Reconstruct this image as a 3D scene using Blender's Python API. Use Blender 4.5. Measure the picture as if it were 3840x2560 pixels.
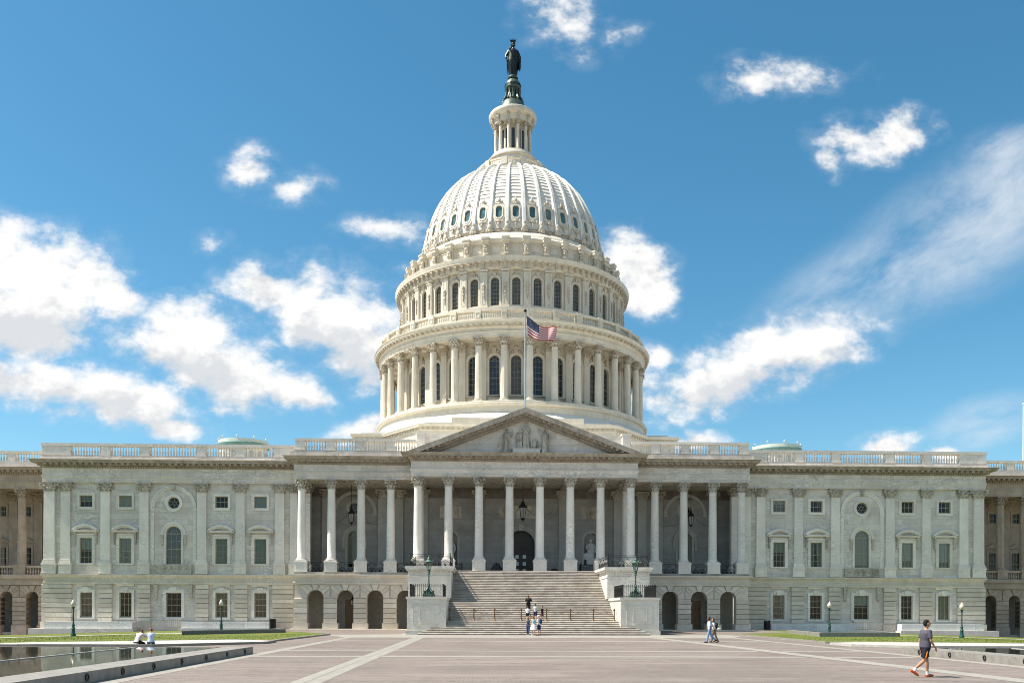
import bpy, math, random
from mathutils import Vector, Matrix
rad = math.radians; PI = math.pi
random.seed(11)
for o in list(bpy.data.objects): bpy.data.objects.remove(o)
S = bpy.context.scene; COL = S.collection

# ------------------------------------------------------------------ camera
cam = bpy.data.cameras.new('camera'); camo = bpy.data.objects.new('camera', cam); COL.objects.link(camo)
cam.sensor_width = 36; cam.lens = 36*3300/3840; cam.shift_y = (2295-1280)/3840
cam.clip_start = .5; cam.clip_end = 6000
camo.matrix_world = Matrix.Translation((-4.43, -132, 1.9)) @ Matrix.Rotation(-.0346, 4, 'Z') @ Matrix.Rotation(PI/2, 4, 'X') @ Matrix.Rotation(.0035, 4, 'Z')
S.camera = camo
# ------------------------------------------------------------------ light
SUN_EL, SUN_AZ = rad(57), rad(4)      # high in the south (left), a few degrees in front of the facade
sdir = Vector((-math.cos(SUN_AZ)*math.cos(SUN_EL), -math.sin(SUN_AZ)*math.cos(SUN_EL), math.sin(SUN_EL)))
sun = bpy.data.lights.new('sun', 'SUN'); suno = bpy.data.objects.new('sun', sun); COL.objects.link(suno)
sun.energy = 4.8; sun.angle = rad(.5); sun.color = (1, .94, .84)
suno.rotation_euler = sdir.to_track_quat('Z', 'Y').to_euler(); suno.location = (-60, -60, 90)
S.view_settings.view_transform = 'Standard'; S.view_settings.look = 'None'
S.view_settings.exposure = .94; S.view_settings.gamma = 1
S.cycles.max_bounces = 5; S.cycles.diffuse_bounces = 3
S.cycles.use_adaptive_sampling = True; S.cycles.adaptive_threshold = .012; S.cycles.adaptive_min_samples = 8; S.cycles.glossy_bounces = 3; S.cycles.transparent_max_bounces = 8
S.cycles.use_denoising = True; S.cycles.denoising_prefilter = 'ACCURATE'; S.cycles.filter_width = 1.0

# ------------------------------------------------------------------ sky with clouds
W = bpy.data.worlds.new('World'); S.world = W; W.use_nodes = True
nt = W.node_tree; nt.nodes.clear()
class G:                                   # small node-graph helper
    def __init__(s, tree): s.t = tree; s.n = tree.nodes; s.l = tree.links
    def node(s, typ, **kw):
        n = s.n.new(typ)
        for k, v in kw.items(): setattr(n, k, v)
        return n
    def put(s, n, i, v):
        if hasattr(v, 'is_output'): s.l.new(v, n.inputs[i])
        else: n.inputs[i].default_value = v
    def m(s, op, a, b=0., c=0., clamp=False):
        n = s.node('ShaderNodeMath', operation=op, use_clamp=clamp)
        s.put(n, 0, a); s.put(n, 1, b); s.put(n, 2, c)
        return n.outputs[0]
    def mr(s, v, a, b, c=0., d=1., smooth=True):
        n = s.node('ShaderNodeMapRange', interpolation_type='SMOOTHSTEP' if smooth else 'LINEAR')
        for i, x in enumerate((v, a, b, c, d)): s.put(n, i, x)
        return n.outputs[0]
    def noise(s, vec, scale, detail=5, rough=.55, dist=0., lac=2.):
        n = s.node('ShaderNodeTexNoise'); s.l.new(vec, n.inputs['Vector'])
        n.inputs['Scale'].default_value = scale; n.inputs['Detail'].default_value = detail
        n.inputs['Roughness'].default_value = rough; n.inputs['Distortion'].default_value = dist
        n.inputs['Lacunarity'].default_value = lac
        return n.outputs[0]
    def mix(s, f, a, b, typ='MIX'):
        n = s.node('ShaderNodeMix', data_type='RGBA', blend_type=typ, clamp_factor=True)
        for i, x in ((0, f), (6, a), (7, b)):
            if hasattr(x, 'is_output'): s.l.new(x, n.inputs[i])
            else: n.inputs[i].default_value = x if i == 0 else (*x, 1)[:4]
        return n.outputs[2]
    def xyz(s, x, y, z):
        n = s.node('ShaderNodeCombineXYZ')
        for i, v in enumerate((x, y, z)): s.put(n, i, v)
        return n.outputs[0]
# cumulus banks: bearing (x/y), height (z/y), half sizes, tilt in degrees, weight
CL = [(0.095,0.673,0.082,0.065,-10,0,0.62),(0.144,0.656,0.073,0.030,10,0,0.50),(0.342,0.617,0.125,0.038,4,0,0.62),(0.288,0.594,0.039,0.019,0,0,0.40),(0.471,0.554,0.083,0.046,10,0,0.85),(0.419,0.545,0.075,0.041,-5,0,0.80),(0.342,0.300,0.176,0.054,14,1,1.00),(0.273,0.267,0.158,0.054,10,1,1.00),(0.169,0.394,0.074,0.062,-10,0,1.00),(0.191,0.366,0.057,0.046,-20,0,1.00),(0.201,0.292,0.037,0.028,0,0,0.70),(-0.259,0.498,0.068,0.043,-20,0,0.55),(-0.217,0.478,0.077,0.036,-8,0,0.60),(-0.103,0.428,0.086,0.032,-4,0,0.55),(-0.096,0.386,0.042,0.017,10,0,0.40),(-0.237,0.364,0.081,0.048,-15,0,1.00),(-0.172,0.337,0.133,0.085,-25,1,1.00),(-0.128,0.305,0.092,0.077,-20,1,1.00),(-0.514,0.374,0.148,0.091,-10,1,1.00),(-0.439,0.364,0.115,0.051,-18,0,1.00),(-0.519,0.314,0.132,0.070,10,1,1.00),(-0.400,0.349,0.066,0.035,-20,0,1.00),(-0.331,0.307,0.124,0.077,-10,1,1.00),(-0.281,0.272,0.132,0.054,-18,1,1.00),(-0.212,0.248,0.072,0.031,-20,0,1.00),(-0.504,0.254,0.139,0.039,-3,1,1.00),(-0.385,0.233,0.138,0.050,-12,1,1.00),(-0.350,0.208,0.086,0.027,-5,0,1.00),(-0.459,0.220,0.052,0.017,0,0,0.60),(-0.296,0.230,0.046,0.022,0,0,0.55),(0.471,0.195,0.067,0.032,0,0,0.90),(0.538,0.190,0.040,0.019,0,0,0.80),(0.238,0.201,0.059,0.021,0,0,0.85),(-0.128,0.205,0.084,0.025,12,0,0.75),(-0.306,0.411,0.040,0.028,0,0,0.42),(-0.548,0.339,0.126,0.082,0,1,1.00),(-0.484,0.349,0.111,0.071,-12,0,1.00),(0.399,0.522,0.036,0.028,-30,0,0.60)]
CI = [(0.565,0.448,0.242,0.096,30,0,1),(0.456,0.389,0.209,0.070,28,0,1),(0.604,0.488,0.153,0.087,30,0,1),(0.382,0.339,0.130,0.043,25,0,1),(0.585,0.220,0.096,0.043,15,0,1),(0.604,0.542,0.080,0.035,15,0,1)]
g = G(nt)
tc = g.node('ShaderNodeTexCoord'); dirv = tc.outputs['Generated']
sky = g.node('ShaderNodeTexSky', sky_type='NISHITA', sun_disc=False, sun_elevation=SUN_EL, altitude=100, air_density=1.0, dust_density=.5, ozone_density=3.0)
sky.sun_rotation = PI*1.5 - SUN_AZ
hs = g.node('ShaderNodeHueSaturation'); hs.inputs['Saturation'].default_value = 1.25; hs.inputs['Hue'].default_value = .480; hs.inputs['Value'].default_value = .98
g.l.new(sky.outputs[0], hs.inputs['Color'])
sp = g.node('ShaderNodeSeparateXYZ'); g.l.new(dirv, sp.inputs[0])
yy = g.m('MAXIMUM', sp.outputs[1], .05)
u = g.m('DIVIDE', sp.outputs[0], yy); v = g.m('DIVIDE', sp.outputs[2], yy)
uv = g.xyz(u, g.m('MULTIPLY', v, 1.3), 0.)
def field(lst, vec):
    """largest of the banks' soft ellipsoids, and how far above or below the middle of its bank a point lies"""
    tot, hi = 0., 0.
    for cu, cv, a, b, r, belly, w in lst:
        mp = g.node('ShaderNodeMapping', vector_type='TEXTURE'); g.l.new(vec, mp.inputs[0])
        mp.inputs['Location'].default_value = (cu, cv, 0); mp.inputs['Rotation'].default_value = (0, 0, rad(r)); mp.inputs['Scale'].default_value = (a, b, 1)
        gr = g.node('ShaderNodeTexGradient', gradient_type='SPHERICAL'); g.l.new(mp.outputs[0], gr.inputs[0])
        if belly:
            sq = g.node('ShaderNodeSeparateXYZ'); g.l.new(mp.outputs[0], sq.inputs[0])
            hi = g.m('MULTIPLY_ADD', sq.outputs[1], gr.outputs['Fac'], hi)
        tot = g.m('MAXIMUM', gr.outputs['Fac'] if w == 1 else g.m('MULTIPLY', gr.outputs['Fac'], w), tot)
    return tot, hi
nn = g.node('ShaderNodeTexNoise'); g.l.new(uv, nn.inputs['Vector']); nn.inputs['Scale'].default_value = 9; nn.inputs['Detail'].default_value = 3; nn.inputs['Roughness'].default_value = .55
sc = g.node('ShaderNodeSeparateColor'); g.l.new(nn.outputs['Color'], sc.inputs[0]); n1 = sc.outputs[0]; n2 = g.noise(uv, 20, 8, .6)
uo = g.node('ShaderNodeVectorMath', operation='ADD'); g.l.new(uv, uo.inputs[0]); uo.inputs[1].default_value = (-.012, .022, 0)
n1o = g.noise(uo.outputs[0], 20, 4, .6)
wu = g.m('MULTIPLY_ADD', g.m('SUBTRACT', sc.outputs[1], .5), .05, u); wv = g.m('MULTIPLY_ADD', g.m('SUBTRACT', sc.outputs[2], .5), .045, v)
fld, hsum = field(CL, g.xyz(wu, wv, 0.))
nz = g.m('ADD', g.m('MULTIPLY', g.m('SUBTRACT', n1, .5), .5), g.m('MULTIPLY', g.m('SUBTRACT', n2, .5), 1.5))
front = g.mr(sp.outputs[1], .45, .72)
dome_n = g.noise(dirv, 3.2, 4, .62)
rest = g.m('MULTIPLY', g.mr(dome_n, .48, .66), g.m('MULTIPLY', g.m('SUBTRACT', 1., front), g.mr(sp.outputs[2], .0, .15)))
raw_d = g.m('ADD', fld, g.m('MULTIPLY', nz, g.mr(fld, .0, .35, .35, 1.)))
body = g.mr(raw_d, .20, .72)
haze_ = g.m('MULTIPLY', g.mr(raw_d, .08, .42), .13)
dens = g.m('MAXIMUM', g.m('MULTIPLY', front, g.m('MAXIMUM', body, haze_)), rest, clamp=True)
cn = g.noise(g.xyz(g.m('ADD', g.m('MULTIPLY', u, .85), g.m('MULTIPLY', v, .53)), g.m('MULTIPLY', g.m('SUBTRACT', g.m('MULTIPLY', v, .85), g.m('MULTIPLY', u, .53)), 2.2), 2.), 6, 5, .66, .3)
cir = g.m('MULTIPLY', g.m('MULTIPLY', g.mr(field(CI, g.xyz(u, v, 0.))[0], 0., .8), front), g.mr(cn, .22, .74), clamp=True)
# sunlit tops, grey bellies
lit = g.mr(g.m('ADD', g.m('MULTIPLY', hsum, 1.5), g.m('MULTIPLY', g.m('SUBTRACT', n2, n1o), 2.0)), -.48, .16)
ccol = g.mix(lit, (4.75, 4.9, 5.1), (6.6, 6.55, 6.45))
c1 = g.mix(g.m('MULTIPLY', cir, .72), hs.outputs[0], (5.4, 5.7, 6.0))
c2 = g.mix(dens, c1, ccol)
bg = g.node('ShaderNodeBackground'); bg.inputs['Strength'].default_value = .082
g.l.new(c2, bg.inputs[0]); out = g.node('ShaderNodeOutputWorld'); g.l.new(bg.outputs[0], out.inputs[0])
W.cycles.sampling_method = 'MANUAL'; W.cycles.sample_map_resolution = 512
# ------------------------------------------------------------------ materials
MATS = {}
def base_mat(name, rough=.6, metal=0., spec=.5):
    m = bpy.data.materials.new(name); m.use_nodes = True; g = G(m.node_tree)
    b = m.node_tree.nodes['Principled BSDF']
    b.inputs['Roughness'].default_value = rough; b.inputs['Metallic'].default_value = metal
    b.inputs['Specular IOR Level'].default_value = spec
    MATS[name] = m
    return m, g, b
def coords(g, stretch=(1, 1, 1), rnd=6.):
    t = g.node('ShaderNodeTexCoord'); oi = g.node('ShaderNodeObjectInfo')
    mp = g.node('ShaderNodeMapping'); g.l.new(t.outputs['Object'], mp.inputs[0]); mp.inputs['Scale'].default_value = stretch
    ad = g.node('ShaderNodeVectorMath', operation='ADD'); g.l.new(mp.outputs[0], ad.inputs[0])
    g.l.new(g.m('MULTIPLY', oi.outputs['Random'], rnd), ad.inputs[1])
    return ad.outputs[0], t.outputs['Object'], oi.outputs['Random']
def stone(name, c0, c1, vein=None, vs=.5, block=None, rough=.55, scale=.5, bump=.15, stain=None, st=.5, tint=.06, spec=.35):
    m, g, b = base_mat(name, rough, 0, spec)
    vec, raw, rnd = coords(g)
    n = g.noise(vec, scale, 8, .62)
    col = g.mix(g.mr(n, .32, .68), c0, c1)
    if vein:
        sv = g.node('ShaderNodeMapping'); g.l.new(vec, sv.inputs[0]); sv.inputs['Rotation'].default_value = (.4, .5, .3); sv.inputs['Scale'].default_value = (1, 1, 2.2)
        vn = g.noise(sv.outputs[0], vs, 6, .6, 2.2)
        f = g.mr(g.m('ABSOLUTE', g.m('SUBTRACT', vn, .5)), 0., .06, .62, 0.)
        pat = g.mr(g.noise(vec, .25, 3), .4, .62)
        col = g.mix(g.m('MULTIPLY', f, pat), col, vein)
    if block:
        sx = g.node('ShaderNodeSeparateXYZ'); g.l.new(raw, sx.inputs[0])
        pv = g.xyz(g.m('ADD', sx.outputs[0], sx.outputs[1]), sx.outputs[2], 0.)
        bt = g.node('ShaderNodeTexBrick'); g.l.new(pv, bt.inputs['Vector'])
        bt.inputs['Color1'].default_value = (1, 1, 1, 1); bt.inputs['Color2'].default_value = (.80, .795, .785, 1); bt.inputs['Mortar'].default_value = (.50, .48, .45, 1)
        bt.inputs['Scale'].default_value = 1; bt.inputs['Mortar Size'].default_value = .012; bt.inputs['Mortar Smooth'].default_value = .3; bt.inputs['Bias'].default_value = -.1
        bt.inputs['Brick Width'].default_value = block[0]; bt.inputs['Row Height'].default_value = block[1]
        col = g.mix(.75, col, bt.outputs['Color'], 'MULTIPLY')
    if stain:
        s2, _, _ = coords(g, (1.4, 1.4, .18))
        f = g.mr(g.noise(s2, 1.1, 7, .65), .45, .75, 0., st)
        col = g.mix(f, col, stain)
    tn = g.m('ADD', 1.-tint, g.m('MULTIPLY', rnd, 2*tint))
    col = g.mix(1., col, g.xyz(tn, tn, tn), 'MULTIPLY')
    g.l.new(col, b.inputs['Base Color'])
    if bump:
        bp = g.node('ShaderNodeBump'); bp.inputs['Strength'].default_value = bump; bp.inputs['Distance'].default_value = .03
        g.l.new(g.noise(vec, 9, 6, .7), bp.inputs['Height']); g.l.new(bp.outputs[0], b.inputs['Normal'])
    return m
def plain(name, col, rough=.5, metal=0., var=.12, scale=6., spec=.5):
    m, g, b = base_mat(name, rough, metal, spec)
    vec, _, _ = coords(g)
    n = g.noise(vec, scale, 5, .6)
    lo = tuple(c*(1-var) for c in col); hi = tuple(min(1, c*(1+var)) for c in col)
    g.l.new(g.mix(g.mr(n, .3, .7), lo, hi), b.inputs['Base Color'])
    return m
stone('marble', (.63, .57, .505), (.80, .735, .66), vein=(.37, .36, .35), vs=.55, block=(1.55, .62), stain=(.44, .39, .32), st=.22)
stone('marble_plain', (.70, .645, .575), (.84, .78, .70), vein=(.40, .39, .375), vs=.6, stain=(.45, .40, .33), st=.22, tint=.08)
stone('marble_white', (.66, .65, .62), (.80, .785, .75), vein=(.36, .37, .39), vs=.9, block=(2.2, .9), tint=.03)
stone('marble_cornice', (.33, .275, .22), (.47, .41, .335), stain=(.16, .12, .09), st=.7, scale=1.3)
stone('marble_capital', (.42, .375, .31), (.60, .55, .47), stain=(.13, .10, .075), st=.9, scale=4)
stone('marble_course', (.55, .485, .395), (.71, .635, .53), vein=(.40, .38, .355), vs=.7, stain=(.44, .38, .30), st=.35, tint=.09)
stone('porch_marble_shaded', (.29, .275, .25), (.39, .375, .34), vein=(.27, .27, .27), vs=.55, block=(1.55, .62), stain=(.26, .23, .19), st=.3)  # same marble, its colour darkened to carry the porch's deep shade
stone('porch_trim_shaded', (.37, .35, .315), (.47, .45, .41), stain=(.28, .25, .21), st=.3)  # trim colour darkened likewise to sit in the shaded porch
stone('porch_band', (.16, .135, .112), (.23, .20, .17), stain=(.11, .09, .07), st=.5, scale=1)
stone('sandstone', (.34, .265, .205), (.45, .365, .29), stain=(.30, .235, .18), st=.45, scale=.9, tint=.08)
stone('step_stone', (.32, .28, .235), (.46, .415, .36), stain=(.17, .13, .10), st=.6, block=(2.3, 5.), scale=.8, tint=.12)
stone('block_stone', (.57, .53, .46), (.71, .67, .595), vein=(.34, .34, .34), vs=.45, stain=(.42, .37, .30), st=.25, tint=.04)
stone('iron_paint', (.62, .565, .46), (.70, .645, .535), scale=.8, rough=.5, bump=.03, stain=(.46, .39, .29), st=.45, tint=.03)
stone('iron_ornament', (.47, .41, .325), (.60, .54, .44), scale=3, rough=.55, bump=.05, stain=(.28, .23, .17), st=.6, tint=.04)
stone('granite_dark', (.085, .09, .095), (.13, .135, .14), scale=6, rough=.35, bump=.05, tint=.03)
stone('granite_grey', (.20, .185, .162), (.265, .247, .22), scale=3, rough=.6, bump=.08, stain=(.10, .095, .09), st=.35, tint=.03)
stone('granite_light', (.40, .38, .335), (.50, .475, .425), scale=2.5, rough=.6, bump=.08, stain=(.42, .40, .37), st=.3, tint=.04, block=(1.5, 20.))
plain('roof_paint', (.60, .57, .49), .5, 0, .04, 1.5)
plain('roof_white', (.70, .675, .61), .5, 0, .04, 1.5)
plain('roof_lantern_paint', (.46, .52, .46), .5, 0, .08, 2)
plain('roof_copper', (.12, .22, .20), .5, 0, .15, 2)
plain('wood_frame', (.36, .32, .21), .5, 0, .1, 8)
plain('white_frame', (.55, .56, .52), .5, 0, .1, 8)
plain('iron_window', (.24, .22, .17), .5, 0, .2, 8)
plain('dark_room', (.018, .018, .017), .9, 0, .3, 2)
plain('blind_pale', (.44, .48, .44), .8, 0, .06, 4)
plain('blind_white', (.66, .68, .66), .8, 0, .05, 4)
plain('curtain_cream', (.48, .47, .42), .85, 0, .15, 9)
plain('curtain_brown', (.20, .10, .06), .85, 0, .2, 9)
plain('black_iron', (.018, .019, .02), .45, .4, .2, 12)
plain('lamp_green', (.012, .065, .055), .4, .2, .25, 10)
plain('verdigris', (.05, .10, .08), .55, .3, .6, 7)
plain('bronze', (.022, .03, .028), .38, .75, .4, 5)
plain('bronze_green', (.07, .10, .085), .45, .5, .35, 4)
plain('brass_brown', (.13, .075, .035), .4, .6, .25, 10)
plain('steel', (.55, .56, .56), .35, .7, .1, 4)
plain('door_wood', (.20, .115, .045), .45, 0, .25, 5)
plain('door_dark', (.016, .013, .011), .4, 0, .3, 5)
plain('dark_plaster', (.34, .32, .29), .8, 0, .15, 1.5)
plain('lawn_edge', (.14, .14, .14), .6, 0, .1, 3)
plain('flag_red', (.42, .012, .02), .75, 0, .05, 9)
plain('flag_white', (.74, .73, .71), .75, 0, .03, 9)
plain('flag_blue', (.012, .022, .085), .75, 0, .05, 9)
# glass
def glass(name, tint, fac, rough=.02):
    m = bpy.data.materials.new(name); m.use_nodes = True; g = G(m.node_tree); g.n.clear()
    o = g.node('ShaderNodeOutputMaterial'); t = g.node('ShaderNodeBsdfTransparent'); t.inputs[0].default_value = (*tint, 1)
    gl = g.node('ShaderNodeBsdfGlossy'); gl.inputs['Roughness'].default_value = rough
    lw = g.node('ShaderNodeFresnel'); lw.inputs[0].default_value = 1.5
    tcn = g.node('ShaderNodeTexCoord'); bp = g.node('ShaderNodeBump'); bp.inputs['Strength'].default_value = .12; bp.inputs['Distance'].default_value = .05
    g.l.new(g.noise(tcn.outputs['Object'], 1.3, 3), bp.inputs['Height']); g.l.new(bp.outputs[0], gl.inputs['Normal'])
    mx = g.node('ShaderNodeMixShader'); g.l.new(g.m('ADD', lw.outputs[0], fac), mx.inputs[0])
    g.l.new(t.outputs[0], mx.inputs[1]); g.l.new(gl.outputs[0], mx.inputs[2]); g.l.new(mx.outputs[0], o.inputs[0])
    MATS[name] = m
glass('pane_glass', (.62, .68, .65), .0)
glass('pane_glass_sky', (.58, .64, .62), .06)
glass('lamp_glass', (.93, .93, .9), .06, .1)
def dark_glass(name, c, rough, spec=.5):
    m, g, b = base_mat(name, rough, 0, spec)
    vec, raw, rnd = coords(g)
    g.l.new(g.mix(g.mr(g.noise(vec, .9, 3), .35, .65), tuple(x*.6 for x in c), c), b.inputs['Base Color'])
    bp = g.node('ShaderNodeBump'); bp.inputs['Strength'].default_value = .15; bp.inputs['Distance'].default_value = .05
    g.l.new(g.noise(vec, 2.5, 3), bp.inputs['Height']); g.l.new(bp.outputs[0], b.inputs['Normal'])
dark_glass('drum_glass', (.03, .04, .055), .08)
dark_glass('drum_glass_upper', (.10, .10, .09), .18)
dark_glass('shell_glass', (.10, .19, .19), .12, .8)
m, g, b = base_mat('lantern_pane', .3); b.inputs['Base Color'].default_value = (.30, .30, .27, 1)
m, g, b = base_mat('lamp_globe', .25); b.inputs['Base Color'].default_value = (.55, .49, .40, 1)
# plaza pavers: small bricks, colour varying by brick and in wide patches
m, g, b = base_mat('pavers', .75, 0, .3)
t = g.node('ShaderNodeTexCoord'); raw = t.outputs['Object']
bt = g.node('ShaderNodeTexBrick'); g.l.new(raw, bt.inputs['Vector'])
bt.inputs['Scale'].default_value = 1; bt.inputs['Brick Width'].default_value = .24; bt.inputs['Row Height'].default_value = .12; bt.inputs['Mortar Size'].default_value = .008
bt.inputs['Color1'].default_value = (.215, .178, .154, 1); bt.inputs['Color2'].default_value = (.132, .107, .094, 1); bt.inputs['Mortar'].default_value = (.09, .075, .068, 1); bt.inputs['Bias'].default_value = -.1
sm = g.node('ShaderNodeMapping'); g.l.new(raw, sm.inputs[0]); sm.inputs['Scale'].default_value = (.16, 1.2, 1)
c = g.mix(g.mr(g.noise(sm.outputs[0], .9, 8, .72), .38, .62, .0, .75), bt.outputs['Color'], (.245, .205, .178))
c = g.mix(g.mr(g.noise(raw, .13, 7, .66), .42, .62, 0., .5), c, (.128, .106, .093))
g.l.new(c, b.inputs['Base Color'])
bp = g.node('ShaderNodeBump'); bp.inputs['Strength'].default_value = .35; bp.inputs['Distance'].default_value = .012
g.l.new(bt.outputs['Fac'], bp.inputs['Height']); bp.invert = True; g.l.new(bp.outputs[0], b.inputs['Normal'])
# lawn
m, g, b = base_mat('grass', .9, 0, .15)
t = g.node('ShaderNodeTexCoord'); raw = t.outputs['Object']
c = g.mix(g.mr(g.noise(raw, .35, 5, .6), .36, .62), (.085, .125, .02), (.16, .15, .046))
c = g.mix(g.mr(g.noise(raw, 2.2, 5, .7), .42, .72, 0., .8), c, (.14, .165, .034))
c = g.mix(g.mr(g.noise(raw, 40, 2, .5), .35, .65, 0., .55), c, (.085, .13, .022))
g.l.new(c, b.inputs['Base Color'])
# water: a thin film over dark stone
m, g, b = base_mat('water', .03, 0, .6)
b.inputs['Base Color'].default_value = (.028, .033, .028, 1); b.inputs['IOR'].default_value = 1.33
t = g.node('ShaderNodeTexCoord'); sm = g.node('ShaderNodeMapping'); g.l.new(t.outputs['Object'], sm.inputs[0]); sm.inputs['Scale'].default_value = (1, .35, 1)
bp = g.node('ShaderNodeBump'); bp.inputs['Strength'].default_value = .05; bp.inputs['Distance'].default_value = .02
g.l.new(g.noise(sm.outputs[0], 2.2, 5, .6), bp.inputs['Height']); g.l.new(bp.outputs[0], b.inputs['Normal'])
m, g, b = base_mat('skylight_glass', .06, 0, .8); b.inputs['Base Color'].default_value = (.06, .10, .095, 1)

# ------------------------------------------------------------------ geometry helpers
WP = {}
def tag(o, label=None, cat=None, group=None, kind=None):
    if label: o['label'] = label
    if cat: o['category'] = cat
    if group: o['group'] = group
    if kind: o['kind'] = kind
    return o
def empty(name, loc=(0, 0, 0), label=None, cat=None, group=None, rz=0):
    o = bpy.data.objects.new(name, None); COL.objects.link(o); o.location = loc; o.rotation_euler = (0, 0, rz); WP[o.name] = Vector(loc)
    o.empty_display_size = .2
    return tag(o, label, cat, group)
def place(name, mesh, parent=None, loc=(0, 0, 0), rz=0, local=False, scale=None, kind=None):
    o = bpy.data.objects.new(name, mesh); COL.objects.link(o)
    L = Vector(loc)
    if parent:
        o.parent = parent
        if not local: L = L - WP[parent.name]
    o.location = L; o.rotation_euler = (0, 0, rz); WP[o.name] = Vector(loc)
    if scale: o.scale = scale
    if kind: o['kind'] = kind
    return o
class MB:
    def __init__(s): s.v = []; s.f = []; s.m = []
    def add(s, vs, fs, mi=0):
        k = len(s.v); s.v += [tuple(p) for p in vs]
        for f in fs: s.f.append(tuple(i+k for i in f)); s.m.append(mi)
        return s
    def box(s, x0, x1, y0, y1, z0, z1, mi=0):
        x0, x1 = min(x0, x1), max(x0, x1); y0, y1 = min(y0, y1), max(y0, y1)
        return s.add([(x0,y0,z0),(x1,y0,z0),(x1,y1,z0),(x0,y1,z0),(x0,y0,z1),(x1,y0,z1),(x1,y1,z1),(x0,y1,z1)],
                     [(0,3,2,1),(4,5,6,7),(0,1,5,4),(1,2,6,5),(2,3,7,6),(3,0,4,7)], mi)
    def fru(s, cx, cy, z0, hx0, hy0, z1, hx1, hy1, mi=0):
        return s.add([(cx-hx0,cy-hy0,z0),(cx+hx0,cy-hy0,z0),(cx+hx0,cy+hy0,z0),(cx-hx0,cy+hy0,z0),(cx-hx1,cy-hy1,z1),(cx+hx1,cy-hy1,z1),(cx+hx1,cy+hy1,z1),(cx-hx1,cy+hy1,z1)],
                     [(0,3,2,1),(4,5,6,7),(0,1,5,4),(1,2,6,5),(2,3,7,6),(3,0,4,7)], mi)
    def lathe(s, prof, n=24, c=(0, 0), a0=0., a1=2*PI, flute=0., mi=0):
        full = abs(a1-a0-2*PI) < 1e-6; k = n if full else n+1; vs = []; fs = []
        for r, z in prof:
            for i in range(k):
                a = a0+(a1-a0)*i/n; rr = r*(1-flute*(i % 2))
                vs.append((c[0]+rr*math.sin(a), c[1]-rr*math.cos(a), z))
        for j in range(len(prof)-1):
            for i in range(n):
                i2 = (i+1) % k
                fs.append((j*k+i, j*k+i2, (j+1)*k+i2, (j+1)*k+i))
        return s.add(vs, fs, mi)
    def sweep(s, path, prof, closed=False, mi=0, caps=True):
        n = len(path); P = [Vector(p) for p in path]; N = []
        for i in range(n):
            ds = []
            if closed or i > 0: ds.append((P[i]-P[i-1]).normalized())
            if closed or i < n-1: ds.append((P[(i+1) % n]-P[i]).normalized())
            ns = [Vector((d.y, -d.x)) for d in ds]
            if len(ns) == 1: N.append(ns[0])
            else:
                b = (ns[0]+ns[1]); N.append(b*(2/max(b.length_squared, .3)))
        vs = [(P[i].x+N[i].x*o, P[i].y+N[i].y*o, z) for i in range(n) for o, z in prof]; k = len(prof); fs = []
        for i in range(n if closed else n-1):
            j = (i+1) % n
            for q in range(k-1): fs.append((i*k+q, j*k+q, j*k+q+1, i*k+q+1))
        if caps and not closed: fs += [tuple(range(k)), tuple((n-1)*k+q for q in range(k))[::-1]]
        return s.add(vs, fs, mi)
    def ext(s, poly, y0, y1, mi=0):
        n = len(poly); vs = [(x, y0, z) for x, z in poly]+[(x, y1, z) for x, z in poly]
        return s.add(vs, [tuple(range(n)), tuple(range(2*n-1, n-1, -1))]+[(i, i+n, (i+1) % n+n, (i+1) % n) for i in range(n)], mi)
    def tube(s, pts, r, n=6, mi=0, cap=True):
        P = [Vector(p) for p in pts]; k = len(P); rs = r if isinstance(r, (list, tuple)) else [r]*k
        vs = []; fs = []; ref = None
        for i in range(k):
            d = (P[min(i+1, k-1)]-P[max(i-1, 0)]).normalized()
            if ref is None: ref = Vector((0, 0, 1)) if abs(d.z) < .9 else Vector((1, 0, 0))
            a = d.cross(ref).normalized(); b_ = a.cross(d).normalized(); ref = b_
            for q in range(n):
                t = 2*PI*q/n; vs.append(P[i]+a*(rs[i]*math.cos(t))+b_*(rs[i]*math.sin(t)))
        for i in range(k-1):
            for q in range(n): fs.append((i*n+q, i*n+(q+1) % n, (i+1)*n+(q+1) % n, (i+1)*n+q))
        if cap: fs += [tuple(range(n))[::-1], tuple((k-1)*n+q for q in range(n))]
        return s.add(vs, fs, mi)
    def ell(s, c, r, nu=10, nv=7, mi=0):
        if not isinstance(r, (list, tuple)): r = (r, r, r)
        vs = []; fs = []
        for j in range(nv+1):
            t = PI*j/nv
            for i in range(nu):
                a = 2*PI*i/nu; vs.append((c[0]+r[0]*math.sin(t)*math.cos(a), c[1]+r[1]*math.sin(t)*math.sin(a), c[2]-r[2]*math.cos(t)))
        for j in range(nv):
            for i in range(nu): fs.append((j*nu+i, j*nu+(i+1) % nu, (j+1)*nu+(i+1) % nu, (j+1)*nu+i))
        return s.add(vs, fs, mi)
    def arch(s, xc, zc, r0, r1, y0, y1, a0=0., a1=PI, n=14, mi=0, closed=False):
        vs = []; k = n+1
        for y in (y0, y1):
            for r in (r0, r1):
                for i in range(k):
                    a = a0+(a1-a0)*i/n; vs.append((xc+r*math.cos(a), y, zc+r*math.sin(a)))
        fs = []
        for i in range(n):
            A, B_, C_, D_ = i, k+i, 2*k+i, 3*k+i
            fs += [(A, A+1, B_+1, B_), (C_, D_, D_+1, C_+1), (A, C_, C_+1, A+1), (B_, B_+1, D_+1, D_)]
        if not closed: fs += [(0, k, 3*k, 2*k), (n, 2*k+n, 3*k+n, k+n)]
        return s.add(vs, fs, mi)
    def xf(s, M_): s.v = [tuple(M_ @ Vector(p)) for p in s.v]; return s
    def merge(s, o, M_=None):
        return s.add([M_ @ Vector(p) for p in o.v] if M_ else o.v, o.f) if not any(o.m) else s._mm(o, M_)
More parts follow.
